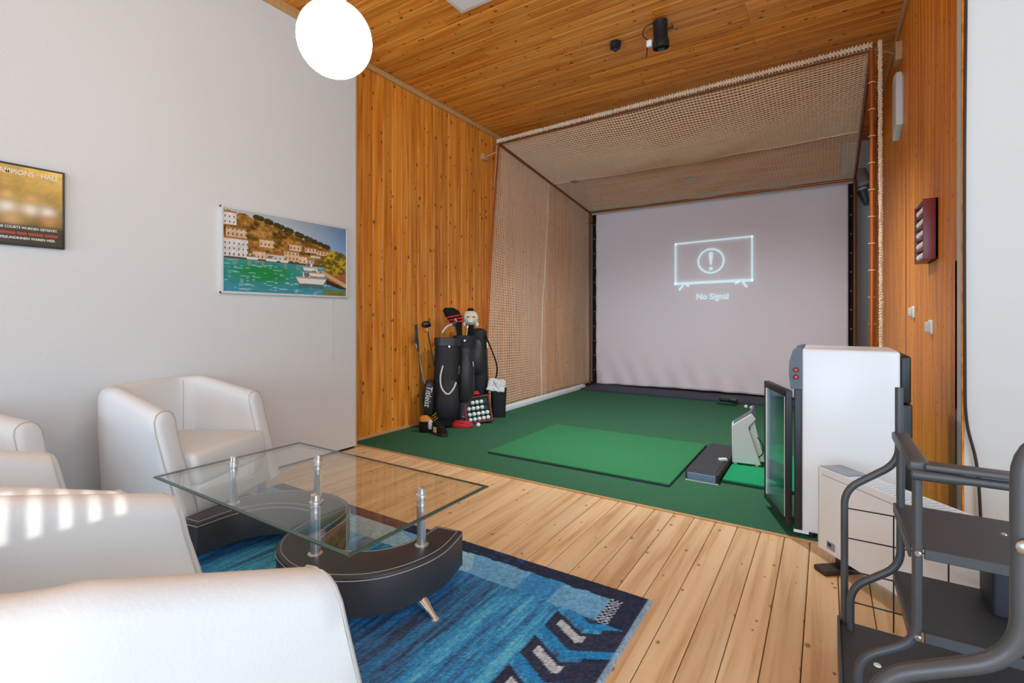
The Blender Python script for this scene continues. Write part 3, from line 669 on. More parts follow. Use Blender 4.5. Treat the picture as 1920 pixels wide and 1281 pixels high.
A1 = thing('tub_armchair', 'white leather tub armchair standing against the white wall beyond the glass table', 'armchair', (-2.952, 1.259, 0.0125), math.radians(-65.6), 'white tub armchairs')
chair_parts(A1)
def dup(root, loc, rz, label):
    c = root.copy(); C.objects.link(c); c.location = loc; c.rotation_euler = (0, 0, rz); c['label'] = label
    for ch in list(root.children):
        d = ch.copy(); C.objects.link(d); d.parent = c
        for g2 in ch.children:
            e = g2.copy(); C.objects.link(e); e.parent = d
    return c
dup(A1, (-1.09, 0.365, 0.0125), math.radians(-2), 'white leather tub armchair nearest the camera at the bottom left')
dup(A1, (-1.85, 0.325, 0.0125), math.radians(-1), 'white leather tub armchair between the nearest one and the left photo edge, with sun stripes')
dup(A1, (-2.865, 0.245, 0.0125), math.radians(-60), 'white leather tub armchair behind the other two, cut off by the left photo edge')

# ---------------------------------------------------------------- rug
def rugcol(U, V):
    x = U*2.44; y = V*1.87         # metres from far-left..., x right, y away
    n = len(x); dx = 2.44-x; dy = 1.87-y
    st = fbm(x*22, y*1.6, 3, 3)*0.45+fbm(x*75, y*4.0, 9, 2)*0.35+vnoise(x*190, y*16, 13)*0.20
    fine = vnoise(x*150, y*150, 5)
    pal = [lin((72, 86, 112)), lin((70, 124, 178)), lin((70, 164, 226)), lin((104, 202, 250))]
    s = np.clip((st-0.25)/0.38+0.45*(vnoise(x*3, y*2, 21)-0.5), 0, 0.999)*3
    k = np.floor(s).astype(int); fr = (s-k)[:, None]; P = np.array(pal)
    col = P[k]*(1-fr)+P[np.minimum(k+1, 3)]*fr
    # pale band along the far edge
    w = 0.01*(vnoise(x*20, y*0, 2)-0.5)
    band = (dy > 0.085+w) & (dy < 0.235+w) & (dx > 0.135)
    bc = np.where((fbm(x*2.2, y*3, 31, 2) > 0.5)[:, None], lin((160, 208, 240)), lin((118, 184, 232)))
    bc = np.where((x > 1.95)[:, None] & (x < 2.1)[:, None], lin((72, 150, 216)), bc)
    col = np.where(band[:, None], bc, col)
    # navy border
    bd = (dy < 0.085+w) | (dx < 0.09)
    nb = np.where((fbm(x*30, y*40, 41, 2) > 0.56)[:, None] & (dy < 0.07)[:, None] & (x < 2.0)[:, None], lin((44, 92, 150)), lin((52, 60, 84)))
    col = np.where(bd[:, None], nb, col)
    ck = (dx > 0.09) & (dx < 0.135) & (dy > 0.08) & (dy < 0.24)
    col = np.where(ck[:, None], np.where(((np.sin(x*300)*np.sin(y*300)) > 0)[:, None], lin((190, 206, 224)), lin((34, 44, 68))), col)
    # arrow motifs down the right side
    reg = (dx > 0.0) & (dx < 0.29) & (dy > 0.24)
    q = np.abs(dx-0.145); ph = (dy+0.55*q)
    m = np.modf(ph/0.165)[0]
    body = reg & (q < 0.13)
    col = np.where((body & (m < 0.62))[:, None], lin((60, 68, 92)), col)
    col = np.where((body & (m > 0.62) & (m < 0.86))[:, None], lin((54, 150, 216)), col)
    col = np.where((body & (m > 0.12) & (m < 0.34) & (dx > 0.125) & (dx < 0.24))[:, None], lin((206, 216, 226)), col)
    # pale bound edge
    col = np.where((dx < 0.014)[:, None], lin((150, 178, 200)), col)
    return np.clip(col*(0.70+0.75*fine)[:, None], 0, 1)
def rugP(U, V):
    z = 0.010+0.002*vnoise(U*700, V*520, 1)
    e = np.minimum(np.minimum(U, 1-U)*2.44, np.minimum(V, 1-V)*1.87)
    return np.stack([-1.22+U*2.44, V*1.87, np.where(e < 0.001, 0.0005, z)], 1)
rg = colour_grid('rug', rugP, 420, 320, rugcol, 'rug'); rg.location = (-0.56-1.22, -0.005, 0)
tag(rg, 'blue striped wool rug with navy border under the glass table', 'rug')

# ---------------------------------------------------------------- S-shaped coffee table
TC = Vector((-1.835, 1.295, 0))
ct = thing('coffee_table', 'glass-topped coffee table on an S-shaped black leather base', 'coffee table', TC)
half = [(0.50, 0.285), (0.525, 0.10), (0.47, -0.06), (0.36, -0.15), (0.24, -0.18), (0.125, -0.165), (0.04, -0.10), (0.0, 0.0)]
cen = half+[(-x, -y) for x, y in half[-2::-1]]
cp = [Vector((p.x, p.y)) for p in catmull([(x, y, 0) for x, y in cen], 8)]
Lt, Rt = [], []
n = len(cp)
for i, p in enumerate(cp):
    d = (cp[min(i+1, n-1)]-cp[max(i-1, 0)]).normalized(); nn = Vector((-d.y, d.x)); s = abs(i/(n-1)*2-1)
    w = 0.062+0.038*math.sin(PI*min(1, (1-s)*1.25)) if s > 0.34 else 0.072+0.010*max(0, (s-0.10)/0.24)
    Lt.append(p+nn*w); Rt.append(p-nn*w)
poly = [tuple(p) for p in Lt]+[tuple(p) for p in Rt[::-1]]
ar = sum(poly[i-1][0]*poly[i][1]-poly[i][0]*poly[i-1][1] for i in range(len(poly)))
if ar < 0: poly = poly[::-1]
HB = 0.21
def strip_solid(z0, z1, bev):
    def lvl(off, z):
        a = [c+(l-c)*(1-off/(l-c).length) for c, l in zip(cp, Lt)]; b2 = [c+(l-c)*(1-off/(l-c).length) for c, l in zip(cp, Rt)]
        if off:
            a[0] += (cp[1]-cp[0]).normalized()*off; b2[0] += (cp[1]-cp[0]).normalized()*off
            a[-1] += (cp[-2]-cp[-1]).normalized()*off; b2[-1] += (cp[-2]-cp[-1]).normalized()*off
        return [(p.x, p.y, z) for p in a]+[(p.x, p.y, z) for p in b2[::-1]]
    L = [lvl(0, z0), lvl(0, z1-bev), lvl(bev*0.35, z1-bev*0.3), lvl(bev, z1)]
    m = MB(); k = len(L[0]); V = [p for r in L for p in r]; F = []
    for i in range(3):
        for j in range(k): F.append((i*k+j, i*k+(j+1) % k, (i+1)*k+(j+1) % k, (i+1)*k+j))
    h = k//2
    for base in (0, 3*k):
        for j in range(h-1): F.append((base+j, base+j+1, base+k-2-j, base+k-1-j))
    m.add(V, F); return m, lvl
m, lvl = strip_solid(0.068, HB, 0.008)
bs = m.build('base', 'black_leather', ct, 45)
MB().tube(lvl(0.016, HB+0.0006), 0.0013, 4, closed=True).build('stitching', 'stitch', bs)
MB().tube([(x, y, z) for x, y, z in lvl(-0.001, HB-0.014)], 0.0016, 4, closed=True).build('stitching', 'stitch', bs)
HG = 0.40
for px, py in ((0.225, -0.165), (0.51, 0.105), (-0.225, 0.165), (-0.54, -0.07)):
    po = MB().lathe([(0.027, HB), (0.027, HB+0.004), (0.0185, HB+0.006), (0.0185, HG-0.012)], 20, 0, Matrix.Translation((px, py, 0))).build('post', 'chrome', ct)
    MB().lathe([(0.021, HG+0.0005), (0.021, HG+0.010), (0.0175, HG+0.013), (0.0165, HG+0.034), (0.008, HG+0.038)], 20, 0, Matrix.Translation((px, py, 0))).build('cap', 'chrome', po)
for px, py, ox, oy in ((0.55, 0.03, 0.105, -0.01), (0.12, -0.16, -0.03, -0.04), (-0.55, -0.03, -0.105, 0.01), (-0.12, 0.16, 0.03, 0.04), (-0.50, -0.25, -0.02, -0.02), (0.50, 0.25, 0.02, 0.02)):
    q = 0.35 if abs(py) > 0.2 else 1
    MB().tube([(px, py, 0.085), (px+ox*0.25*q, py+oy*0.25*q, 0.065), (px+ox*0.75*q, py+oy*0.75*q, 0.035), (px+ox*q, py+oy*q, 0.020), (px+ox*q, py+oy*q, 0.016), (px+ox*q, py+oy*q, 0.0125)], [0.024, 0.022, 0.012, 0.009, 0.016, 0.016], 14).build('foot', 'chrome', ct)
gl = MB(); x0, x1, y0, y1 = -2.49+1.835, -1.18+1.835, 0.938-1.295, 1.648-1.295
v = []
for z, i2 in ((HG-0.011, 0.004), (HG-0.0075, 0.0), (HG-0.004, 0.0), (HG, 0.010)):
    v += [(x0+i2, y0+i2, z), (x1-i2, y0+i2, z), (x1-i2, y1-i2, z), (x0+i2, y1-i2, z)]
gl.add(v, [(3, 2, 1, 0), (12, 13, 14, 15)], 0)
gl.add(v, [(i*4+j, i*4+(j+1) % 4, i*4+4+(j+1) % 4, i*4+4+j) for i in range(3) for j in range(4)], 1)
gt = gl.build('glass_top', ['glass', 'glass_edge'], ct, 0); gt['label'] = 'clear rectangular glass plate with bevelled edge'

# ---------------------------------------------------------------- pictures on the white wall
def harbour(U, V):
    u, v = U, V; n = len(u); a = 1.75
    hill = 0.97-0.16*u-0.30*np.clip(u-0.25, 0, 1)**1.1+0.05*(fbm(u*9, u*0, 3)-0.5)+0.05*(vnoise(u*26, u*0, 6)-0.5)
    sky = np.stack([np.interp(u, [0, 0.45, 1], [0.72, 0.55, 0.16]), np.interp(u, [0, 0.45, 1], [0.66, 0.6, 0.30]), np.interp(u, [0, 0.45, 1], [0.58, 0.64, 0.52])], 1)
    sky = sky*(0.8+0.5*np.clip((0.95-v)/0.4, 0, 1))[:, None]
    f1 = fbm(u*22, v*16, 11); f2 = fbm(u*40, v*30, 15); f3 = vnoise(u*60, v*40, 18)
    pal = np.array([lin((58, 44, 22)), lin((110, 82, 34)), lin((170, 118, 50)), lin((196, 156, 84))])
    s = np.clip((f1*0.6+f2*0.5-0.28)/0.45, 0, 0.999)*3; k = s.astype(int); fr = (s-k)[:, None]
    land = pal[k]*(1-fr)+pal[np.minimum(k+1, 3)]*fr
    col = np.where((v > hill)[:, None], sky, land)
    r2 = np.random.default_rng(4)
    # round-crowned pines along the ridge
    for t in range(16):
        c = 0.22+t*0.04+r2.uniform(-0.012, 0.012); h = np.interp(c, u[:n], hill[:n]) if False else 0.97-0.16*c-0.30*max(c-0.25, 0)**1.1
        m = ((u-c)/0.028)**2+((v-h-0.01)/0.035)**2 < 1
        col = np.where(m[:, None], lin((66, 62, 30))*(0.6+0.8*f3)[:, None], col)
    houses = [(0.0, 0.09, 0.80, 0.97), (0.02, 0.16, 0.66, 0.78), (0.0, 0.17, 0.42, 0.66), (0.25, 0.36, 0.58, 0.70), (0.20, 0.30, 0.42, 0.54), (0.30, 0.44, 0.42, 0.52), (0.44, 0.56, 0.44, 0.58), (0.48, 0.58, 0.58, 0.68), (0.56, 0.63, 0.42, 0.54), (0.63, 0.69, 0.42, 0.50), (0.61, 0.72, 0.58, 0.66), (0.72, 0.84, 0.56, 0.64), (0.66, 0.75, 0.52, 0.57)]
    for a0, a1, b0, b1 in houses:
        m = (u > a0) & (u < a1) & (v > b0) & (v < b1); t = r2.uniform(0.8, 1.05)
        base = lin((232, 198, 160))*t if r2.random() < 0.7 else lin((226, 220, 212))*t
        wx = np.modf((u-a0)/0.03)[0]; wy = np.modf((v-b0)/0.065)[0]
        win = (wx > 0.35) & (wx < 0.62) & (wy > 0.35) & (wy < 0.75)
        cc = np.where(win[:, None], lin((92, 66, 52)), base*(0.85+0.3*f3)[:, None])
        roof = (v > b1-0.022)
        cc = np.where(roof[:, None], lin((178, 110, 66)), cc); col = np.where(m[:, None], cc, col)
    col = np.where(((v > 0.40) & (v < 0.425) & (u < 0.8))[:, None], lin((86, 70, 62)), col)
    # water
    wv = fbm(u*14, v*46, 23); wt = v < 0.405
    gr = np.clip(1.2*np.exp(-((u-0.28)/0.28)**2)*np.exp(-((v-0.25)/0.15)**2)+0.5*(wv-0.5), 0, 1)[:, None]
    wat = lin((64, 150, 168))*(1-gr)+lin((22, 140, 70))*gr
    wat = wat*(0.72+0.6*wv)[:, None]; wat = np.where((vnoise(u*24, v*120, 3) > 0.82)[:, None], lin((160, 204, 206)), wat)
    wat = np.where(((v > 0.33) & (vnoise(u*40, v*4, 8) > 0.62))[:, None], lin((126, 150, 136)), wat)
    col = np.where((wt & (u < 0.98))[:, None], wat, col)
    # right shore with bushes, quay and rocks
    sh = (v < 0.40) & (v < 0.42) & (u > 0.78+0.45*(0.30-np.clip(v, 0.1, 0.30))**1)
    rock = (u > 0.80) & (v > 0.16) & (v < 0.42+0.05*f1)
    col = np.where(rock[:, None], lin((186, 104, 66))*(0.45+1.0*f2)[:, None], col)
    bush = ((u-0.90)/0.13)**2+((v-0.47)/0.17)**2 < 0.75+0.6*f1
    col = np.where(bush[:, None], np.where((f2 > 0.5)[:, None], lin((196, 164, 44)), lin((110, 98, 36)))*(0.6+0.7*f3)[:, None], col)
    q = (np.abs(v-(0.30-0.75*(u-0.80))) < 0.03) & (u > 0.76)
    col = np.where(q[:, None], lin((216, 176, 122)), col)
    dk = (v < 0.235-0.6*(u-0.80)) & (v > 0.10) & (u > 0.80) & (v > 0.17-0.5*(u-0.8)); col = np.where(dk[:, None], lin((60, 48, 30)), col)
    col = np.where(((v < 0.09) & (u > 0.78))[:, None], lin((120, 138, 70))*(0.6+0.7*f2)[:, None], col)
    for bx, bz, bw, bh in ((0.67, 0.20, 0.14, 0.045), (0.66, 0.36, 0.07, 0.03), (0.72, 0.29, 0.08, 0.03), (0.20, 0.43, 0.05, 0.02), (0.34, 0.43, 0.05, 0.022), (0.44, 0.43, 0.04, 0.018)):
        hull = (np.abs(u-bx) < bw*(0.75+0.25*np.clip((v-bz+bh)/(2*bh), 0, 1))) & (np.abs(v-bz) < bh)
        col = np.where(hull[:, None], np.where((v > bz+bh*0.5)[:, None], lin((200, 158, 122)), lin((236, 230, 222))), col)
        cab = (np.abs(u-bx+bw*0.1) < bw*0.45) & (v > bz+bh) & (v < bz+bh*2.3)
        col = np.where(cab[:, None], np.where((f3 > 0.5)[:, None], lin((240, 234, 226)), lin((120, 110, 110))), col)
        rf = (np.abs(u-bx) < bw*0.8) & (v < bz-bh) & (v > bz-bh*2.4) & (bz < 0.25)
        col = np.where(rf[:, None], col*0.45+lin((130, 96, 70))*0.3, col)
    col = np.where(((u < 0.004) | (u > 0.996))[:, None], lin((230, 220, 205)), col)
    return np.clip(col, 0, 1)
pic = thing('harbour_picture', 'framed colour photograph of a harbour village above green water', 'picture', (WX, 2.119, 1.545))
colour_grid('print', lambda U, V: np.stack([np.full_like(U, 0.021), -0.485+U*0.97, -0.276+V*0.552], 1), 240, 140, harbour, 'print', pic)
MB().box(0.0, 0.0205, -0.49, 0.49, -0.28, 0.28).build('backing', 'white_plastic', pic, 0)
for a in ((0, 0.026, -0.497, -0.482, -0.288, 0.288), (0, 0.026, 0.482, 0.497, -0.288, 0.288), (0, 0.0262, -0.497, 0.497, 0.273, 0.288), (0, 0.0262, -0.497, 0.497, -0.288, -0.273)):
    MB().rbox(*a, 0.002, 1).build('frame', 'white_trim', pic)
MB().tube([(0.004, 0.36, -0.285), (0.004, 0.362, -0.8)], 0.0015, 5).build('cord', 'white_trim', pic)
def champ(U, V):
    g = np.clip((V-0.27)/0.73, 0, 1); n1 = fbm(U*7, V*9, 3); n2 = fbm(U*40, V*50, 9)
    base = lin((206, 160, 62))*(0.35+0.55*g+0.5*U*g)[:, None]*(0.7+0.6*n1)[:, None]*(0.85+0.3*n2)[:, None]
    for bx, bz, r, cc in ((0.30, 0.46, 0.12, (240, 226, 206)), (0.58, 0.46, 0.11, (240, 220, 200)), (0.80, 0.45, 0.10, (236, 222, 204)), (0.05, 0.48, 0.12, (240, 226, 206)), (0.30, 0.62, 0.08, (222, 172, 96)), (0.60, 0.60, 0.08, (216, 160, 88)), (0.35, 0.32, 0.14, (206, 160, 100)), (0.82, 0.33, 0.1, (200, 140, 80))):
        w = np.exp(-(((U-bx)/r)**2+((V-bz)/(r*0.7))**2))[:, None]; base = base*(1-w)+lin(cc)*w
    t = np.clip((0.27-V)/0.05, 0, 1)[:, None]; dark = lin((70, 54, 34))*(0.7+0.5*n1)[:, None]
    return np.clip((base*(1-t)+dark*t)*1.05, 0, 1)
po = thing('champions_poster', 'black-framed golden poster with white lettering cut by the left photo edge', 'poster', (WX, 0.70, 1.6475))
colour_grid('print', lambda U, V: np.stack([np.full_like(U, 0.016), -0.145+U*0.29, -0.19+V*0.38], 1), 90, 120, champ, 'print', po)
MB().box(0, 0.0155, -0.147, 0.147, -0.194, 0.194).build('backing', 'black_plastic', po, 0)
for a in ((0, 0.022, -0.152, -0.144, -0.198, 0.198), (0, 0.022, 0.144, 0.152, -0.198, 0.198), (0, 0.0222, -0.152, 0.152, 0.190, 0.198), (0, 0.0222, -0.152, 0.152, -0.198, -0.190)):
    MB().rbox(*a, 0.0015, 1).build('frame', 'black_plastic', po)
TW = Matrix(((0, 0, 1, 0.017), (1, 0, 0, 0), (0, 1, 0, 0), (0, 0, 0, 1)))
def wall_text(s, size, y, z, mat, sx=1.0, align='CENTER'): text_mesh('lettering', s, size, mat, Matrix.Translation((0, y, z)) @ TW, po, 0.0003, align, sx, bold=0.0003)
wall_text('CHAMPIONS · HALL', 0.034, 0.0, 0.148, 'print_white', 0.86)
wall_text('ANDERE COURTS WURDEN GETESTET.', 0.0165, 0.0, -0.115, 'print_white', 0.86)
for k, (a, b2) in enumerate(((-0.125, -0.09), (-0.085, -0.03), (-0.024, 0.01), (0.016, 0.07), (0.076, 0.125))):
    MB().box(0.0162, 0.0174, a, b2, -0.144, -0.131).build('red_lettering', 'print_red', po, 0)
wall_text('IHRE FREUNDINNEN WAREN HIER.', 0.0165, 0.0, -0.166, 'print_white', 0.90)

# ---------------------------------------------------------------- lamps and ceiling fittings
lp = thing('globe_lamp', 'glowing white globe pendant lamp hanging from the ceiling', 'lamp', (-1.70, 1.285, 2.245))
bm = bmesh.new(); bmesh.ops.create_uvsphere(bm, u_segments=48, v_segments=24, radius=0.148); m = MB(); m.bm(bm); m.build('globe', 'lamp', lp, 180)
MB().lathe([(0.045, 0.135), (0.045, 0.17), (0.02, 0.19), (0.006, 0.21)], 20).build('socket', 'white_plastic', lp)
MB().tube([(0, 0, 0.20), (0, 0, ZC-2.245)], 0.004, 6).build('cord', 'white_plastic', lp)
MB().lathe([(0.05, ZC-2.245-0.03), (0.055, ZC-2.245-0.001)], 20).build('ceiling_rose', 'white_plastic', lp)
t = thing('ceiling_panel', 'white square panel fixed to the ceiling at the top edge', 'ceiling panel', (-2.00, 2.56, ZC-0.015))
T = Matrix.Rotation(math.radians(0), 4, 'Z')
MB().rbox(-0.28, 0.28, -0.28, 0.28, -0.02, 0.014, 0.004).build('panel', 'white_plastic', t); MB().rbox(-0.25, 0.25, -0.25, 0.25, -0.023, -0.019, 0.001, 1).build('diffuser', 'white_plastic', t)
t = thing('ceiling_spotlight', 'black cylindrical ceiling spotlight with a dangling white connector', 'spotlight', (-1.075, 3.78, ZC))
T = Matrix.Translation((0, 0, -0.055)) @ Matrix.Rotation(math.radians(8), 4, 'X')
MB().lathe([(0.045, 0.05), (0.055, 0.045), (0.055, -0.09), (0.062, -0.10), (0.064, -0.15), (0.058, -0.155), (0.052, -0.13)], 24, 0, T).build('housing', 'black_plastic', t)
MB().lathe([(0.05, -0.128), (0.048, -0.125)], 24, 0, T).build('lens', 'lens', t)
MB().rbox(-0.02, 0.02, -0.02, 0.02, -0.03, 0.0, 0.004).build('mount', 'black_plastic', t)
sl_ = bpy.data.lights.new('spot_fill', 'SPOT'); sl_.energy = 260; sl_.spot_size = math.radians(118); sl_.spot_blend = 0.8; sl_.shadow_soft_size = 0.05; sl_.color = (0.88, 0.96, 1)  # fill light added at the spotlight fixture to brighten bay and screen
so_ = bpy.data.objects.new('spot_fill', sl_); C.objects.link(so_); so_.parent = t; so_.location = (0, 0.02, -0.20); so_.rotation_euler = (math.radians(20), 0, 0)
MB().tube([(0.055, 0, -0.08), (0.085, 0, -0.08)], 0.007).build('knob', 'black_plastic', t); MB().lathe([(0.015, 0), (0.015, 0.01)], 12, 0, Matrix.Translation((0.085, 0, -0.08)) @ Matrix.Rotation(PI/2, 4, 'Y')).build('knob', 'black_plastic', t)
MB().tube(catmull([(-0.03, -0.03, -0.02), (-0.10, -0.03, -0.03), (-0.13, -0.03, -0.08), (-0.10, -0.03, -0.13), (-0.075, -0.03, -0.15)]), 0.0045, 6).build('cable', 'cable', t)
MB().rbox(-0.095, -0.055, -0.05, -0.02, -0.20, -0.15, 0.006).build('connector', 'white_plastic', t)
MB().tube([(-0.09, -0.03, -0.19), (-0.10, -0.03, -0.27)], 0.005, 6).build('cable', 'black_plastic', t)
t = thing('ceiling_mount', 'small black hexagonal mount on the ceiling left of the spotlight', 'ceiling mount', (-1.475, 3.875, ZC))
MB().lathe([(0.045, 0.0), (0.05, -0.01), (0.048, -0.05), (0.03, -0.06)], 6).build('plate', 'black_plastic', t, 20); MB().lathe([(0.018, -0.05), (0.016, -0.075)], 12).build('socket', 'rubber', t)

# ---------------------------------------------------------------- right planked wall fittings
t = thing('ball_rack', 'dark red wooden wall rack with five shelves of golf balls', 'rack', (RX, 3.375, 1.41))
MB().rbox(-0.012, 0.0, 0, 0.30, 0, 0.325, 0.002).build('back_panel', 'dark_red', t)
for y in (0.0, 0.288): MB().rbox(-0.062, 0.0, y, y+0.012, 0, 0.325, 0.002).build('side_panel', 'dark_red', t)
for k in range(6):
    z = k*0.0626; MB().rbox(-0.06, 0.0, 0.012, 0.288, z, z+0.01, 0.002).build('shelf', 'dark_red', t)
rows = ['bottom', 'fourth from the top', 'middle', 'second from the top', 'topmost']
for k in range(5):
    for j in range(6):
        ball((RX-0.037, 3.375+0.034+j*0.0462, 1.41+k*0.0626+0.0314), 'white golf ball on the %s shelf of the red wall rack, %s' % (rows[k], ['nearest', 'second', 'third', 'fourth', 'fifth', 'farthest'][j]), 'golf balls on the %s shelf of the wall rack' % rows[k])
t = thing('wall_speaker', 'slim white rounded box high on the right planked wall', 'wall box', (RX, 4.86, 2.78))
MB().prism([(-0.12, -0.20), (0.10, -0.26), (0.12, -0.24), (0.12, 0.20), (0.06, 0.25), (-0.08, 0.22), (-0.12, 0.16)], -0.045, 0.0, 0, Matrix(((0, 0, 1, 0), (1, 0, 0, 0), (0, 1, 0, 0), (0, 0, 0, 1))), 0.008).build('housing', 'radiator_white', t)
MB().rbox(-0.048, -0.044, -0.09, 0.09, -0.16, 0.16, 0.002, 1).build('front_grille', 'white_trim', t)
for nm, y, z, lb in (('light_switch', 4.20, 1.135, 'white wall socket farther along the right planked wall'), ('light_switch', 3.55, 1.045, 'white wall socket nearer the corner of the right planked wall')):
    t = thing(nm, lb, 'switch', (RX, y, z)); MB().rbox(-0.012, 0, -0.04, 0.04, -0.04, 0.04, 0.005).build('plate', 'radiator_white', t); MB().rbox(-0.03, -0.01, -0.028, 0.028, -0.03, 0.03, 0.006).build('rocker', 'white_trim', t)
tag(MB().tube(catmull([(RX+0.006, FY-0.012, 3.39), (RX+0.004, FY-0.014, 3.0), (RX+0.01, FY-0.013, 2.6), (RX+0.005, FY-0.013, 1.8), (RX+0.006, FY-0.013, 0.9), (RX+0.012, FY-0.013, 0.65), (RX+0.045, FY-0.016, 0.45), (RX+0.06, FY-0.02, 0.1)]), 0.006, 6).build('wall_cable', 'cable'), 'brown cable running down the corner of the right wall', 'cable')

# ---------------------------------------------------------------- golf bags, clubs and accessories
def oval(z, rx, ry, ox=0, oy=0, n=28, p=2.6):
    o = []
    for k in range(n):
        a = 2*PI*k/n; c, s2 = math.cos(a), math.sin(a)
        o.append((ox+rx*math.copysign(abs(c)**(2/p), c), oy+ry*math.copysign(abs(s2)**(2/p), s2), z))
    return o
def lean(t, ax, ay): t.rotation_euler = (ax, ay, t.rotation_euler[2])
RZ = math.radians(-58)     # bags face the camera: local -y towards it
# stand bag with curved white piping
b1 = thing('golf_bag', 'black stand bag with curved white piping, leftmost of the three golf bags', 'golf bag', (-3.21, 3.72, 0.012), math.radians(-140+180))
lean(b1, math.radians(-5), math.radians(2))
bd = MB().rings([oval(0.0, 0.10, 0.085), oval(0.02, 0.115, 0.10), oval(0.12, 0.12, 0.10), oval(0.35, 0.125, 0.11), oval(0.60, 0.125, 0.105), oval(0.80, 0.125, 0.10), oval(0.87, 0.13, 0.105)]).build('body', 'bag_black', b1)
MB().rings([oval(0.80, 0.134, 0.11), oval(0.875, 0.136, 0.112), oval(0.88, 0.125, 0.10)]).build('collar', 'bag_black2', b1)
MB().rings([oval(0.07, 0.07, 0.03, 0.02, -0.10), oval(0.10, 0.10, 0.055, 0.02, -0.10), oval(0.24, 0.115, 0.065, 0.02, -0.10), oval(0.40, 0.10, 0.05, 0.02, -0.10), oval(0.46, 0.07, 0.02, 0.02, -0.10)]).build('front_pocket', 'bag_black', b1)
MB().rings([oval(0.10, 0.03, 0.05, -0.165, -0.04), oval(0.14, 0.06, 0.085, -0.165, -0.04), oval(0.30, 0.066, 0.09, -0.165, -0.04), oval(0.42, 0.055, 0.08, -0.165, -0.04), oval(0.46, 0.02, 0.04, -0.165, -0.04)]).build('side_pocket', 'bag_black2', b1)
MB().tube(catmull([(-0.035, -0.125, 0.60), (-0.055, -0.135, 0.50), (-0.045, -0.165, 0.40), (-0.005, -0.185, 0.34), (0.035, -0.188, 0.33), (0.075, -0.175, 0.38), (0.10, -0.155, 0.44)]), 0.0085, 8).build('piping', 'white_trim', b1)
MB().tube(catmull([(0.12, -0.02, 0.84), (0.145, -0.05, 0.70), (0.14, -0.06, 0.55), (0.14, -0.05, 0.42)]), 0.011, 8).build('strap', 'black_cloth', b1)
text_mesh('lettering', 'Titleist', 0.085, 'print_white', Matrix.Translation((-0.185, -0.133, 0.405)) @ Matrix.Rotation(math.radians(-4), 4, 'Z') @ Matrix.Rotation(PI/2, 4, 'X') @ Matrix.Rotation(-PI/2-0.08, 4, 'Z'), b1, 0.001, 'LEFT', 0.86, 0.25)
for k in range(3):
    MB().tube([(-0.118, -0.085, 0.045+k*0.030), (-0.075, -0.108, 0.085+k*0.030), (-0.045, -0.112, 0.11+k*0.030)], 0.005, 6).build('stripe', 'gold', b1)
MB().lathe([(0.012, 0), (0.010, 0.006)], 12, 0, Matrix.Translation((0.02, -0.11, 0.79)) @ Matrix.Rotation(PI/2, 4, 'X')).build('stud', 'steel', b1)
# cart bag
b2 = thing('golf_bag', 'tall smooth black cart bag in the middle of the three golf bags', 'golf bag', (-3.20, 4.03, 0.012), math.radians(40))
lean(b2, math.radians(-3), 0)
MB().rings([oval(0.0, 0.10, 0.09), oval(0.03, 0.115, 0.10), oval(0.14, 0.115, 0.10), oval(0.18, 0.108, 0.095), oval(0.5, 0.108, 0.095), oval(0.80, 0.108, 0.095), oval(0.88, 0.118, 0.10)]).build('body', 'bag_black2', b2)
MB().rings([oval(0.77, 0.118, 0.105), oval(0.89, 0.122, 0.108), oval(0.895, 0.11, 0.095)]).build('collar', 'bag_black', b2)
MB().rings([oval(0.02, 0.122, 0.108), oval(0.13, 0.120, 0.106), oval(0.14, 0.11, 0.10)]).build('base', 'black_plastic', b2)
MB().rings([oval(0.20, 0.05, 0.02, 0.0, -0.09), oval(0.24, 0.075, 0.045, 0.0, -0.09), oval(0.60, 0.07, 0.04, 0.0, -0.09), oval(0.68, 0.04, 0.01, 0.0, -0.09)]).build('front_pocket', 'bag_black2', b2)
MB().box(-0.03, 0.04, -0.112, -0.106, 0.05, 0.06).build('base_badge', 'steel', b2, 0)
MB().lathe([(0.012, 0), (0.010, 0.006)], 12, 0, Matrix.Translation((0.0, -0.11, 0.84)) @ Matrix.Rotation(PI/2, 4, 'X')).build('stud', 'steel', b2)
MB().tube([(0.085, -0.085, 0.62), (0.09, -0.085, 0.57)], 0.007, 8).build('zip_pull', 'steel', b2)
# carry bag
b3 = thing('golf_bag', 'black carry bag with a shoulder strap, rightmost of the golf bags', 'golf bag', (-3.24, 4.36, 0.012), math.radians(40))
lean(b3, math.radians(-2), math.radians(-2))
MB().rings([oval(0.0, 0.09, 0.08), oval(0.02, 0.10, 0.09), oval(0.4, 0.105, 0.09), oval(0.86, 0.10, 0.085), oval(0.92, 0.105, 0.09), oval(0.95, 0.085, 0.07), oval(0.965, 0.04, 0.03)]).build('body', 'bag_black', b3)
MB().rings([oval(0.46, 0.05, 0.02, -0.02, -0.09), oval(0.50, 0.075, 0.045, -0.02, -0.09), oval(0.80, 0.07, 0.04, -0.02, -0.09), oval(0.84, 0.04, 0.01, -0.02, -0.09)]).build('upper_pocket', 'bag_black2', b3)
MB().tube(catmull([(0.09, -0.05, 0.88), (0.15, -0.06, 0.72), (0.20, -0.06, 0.55), (0.19, -0.06, 0.42), (0.12, -0.05, 0.34)]), 0.022, 8, flat=0.35).build('shoulder_strap', 'black_cloth', b3)
MB().tube([(0.10, -0.075, 0.80), (0.105, -0.08, 0.74)], 0.009, 8).build('buckle', 'steel', b3)
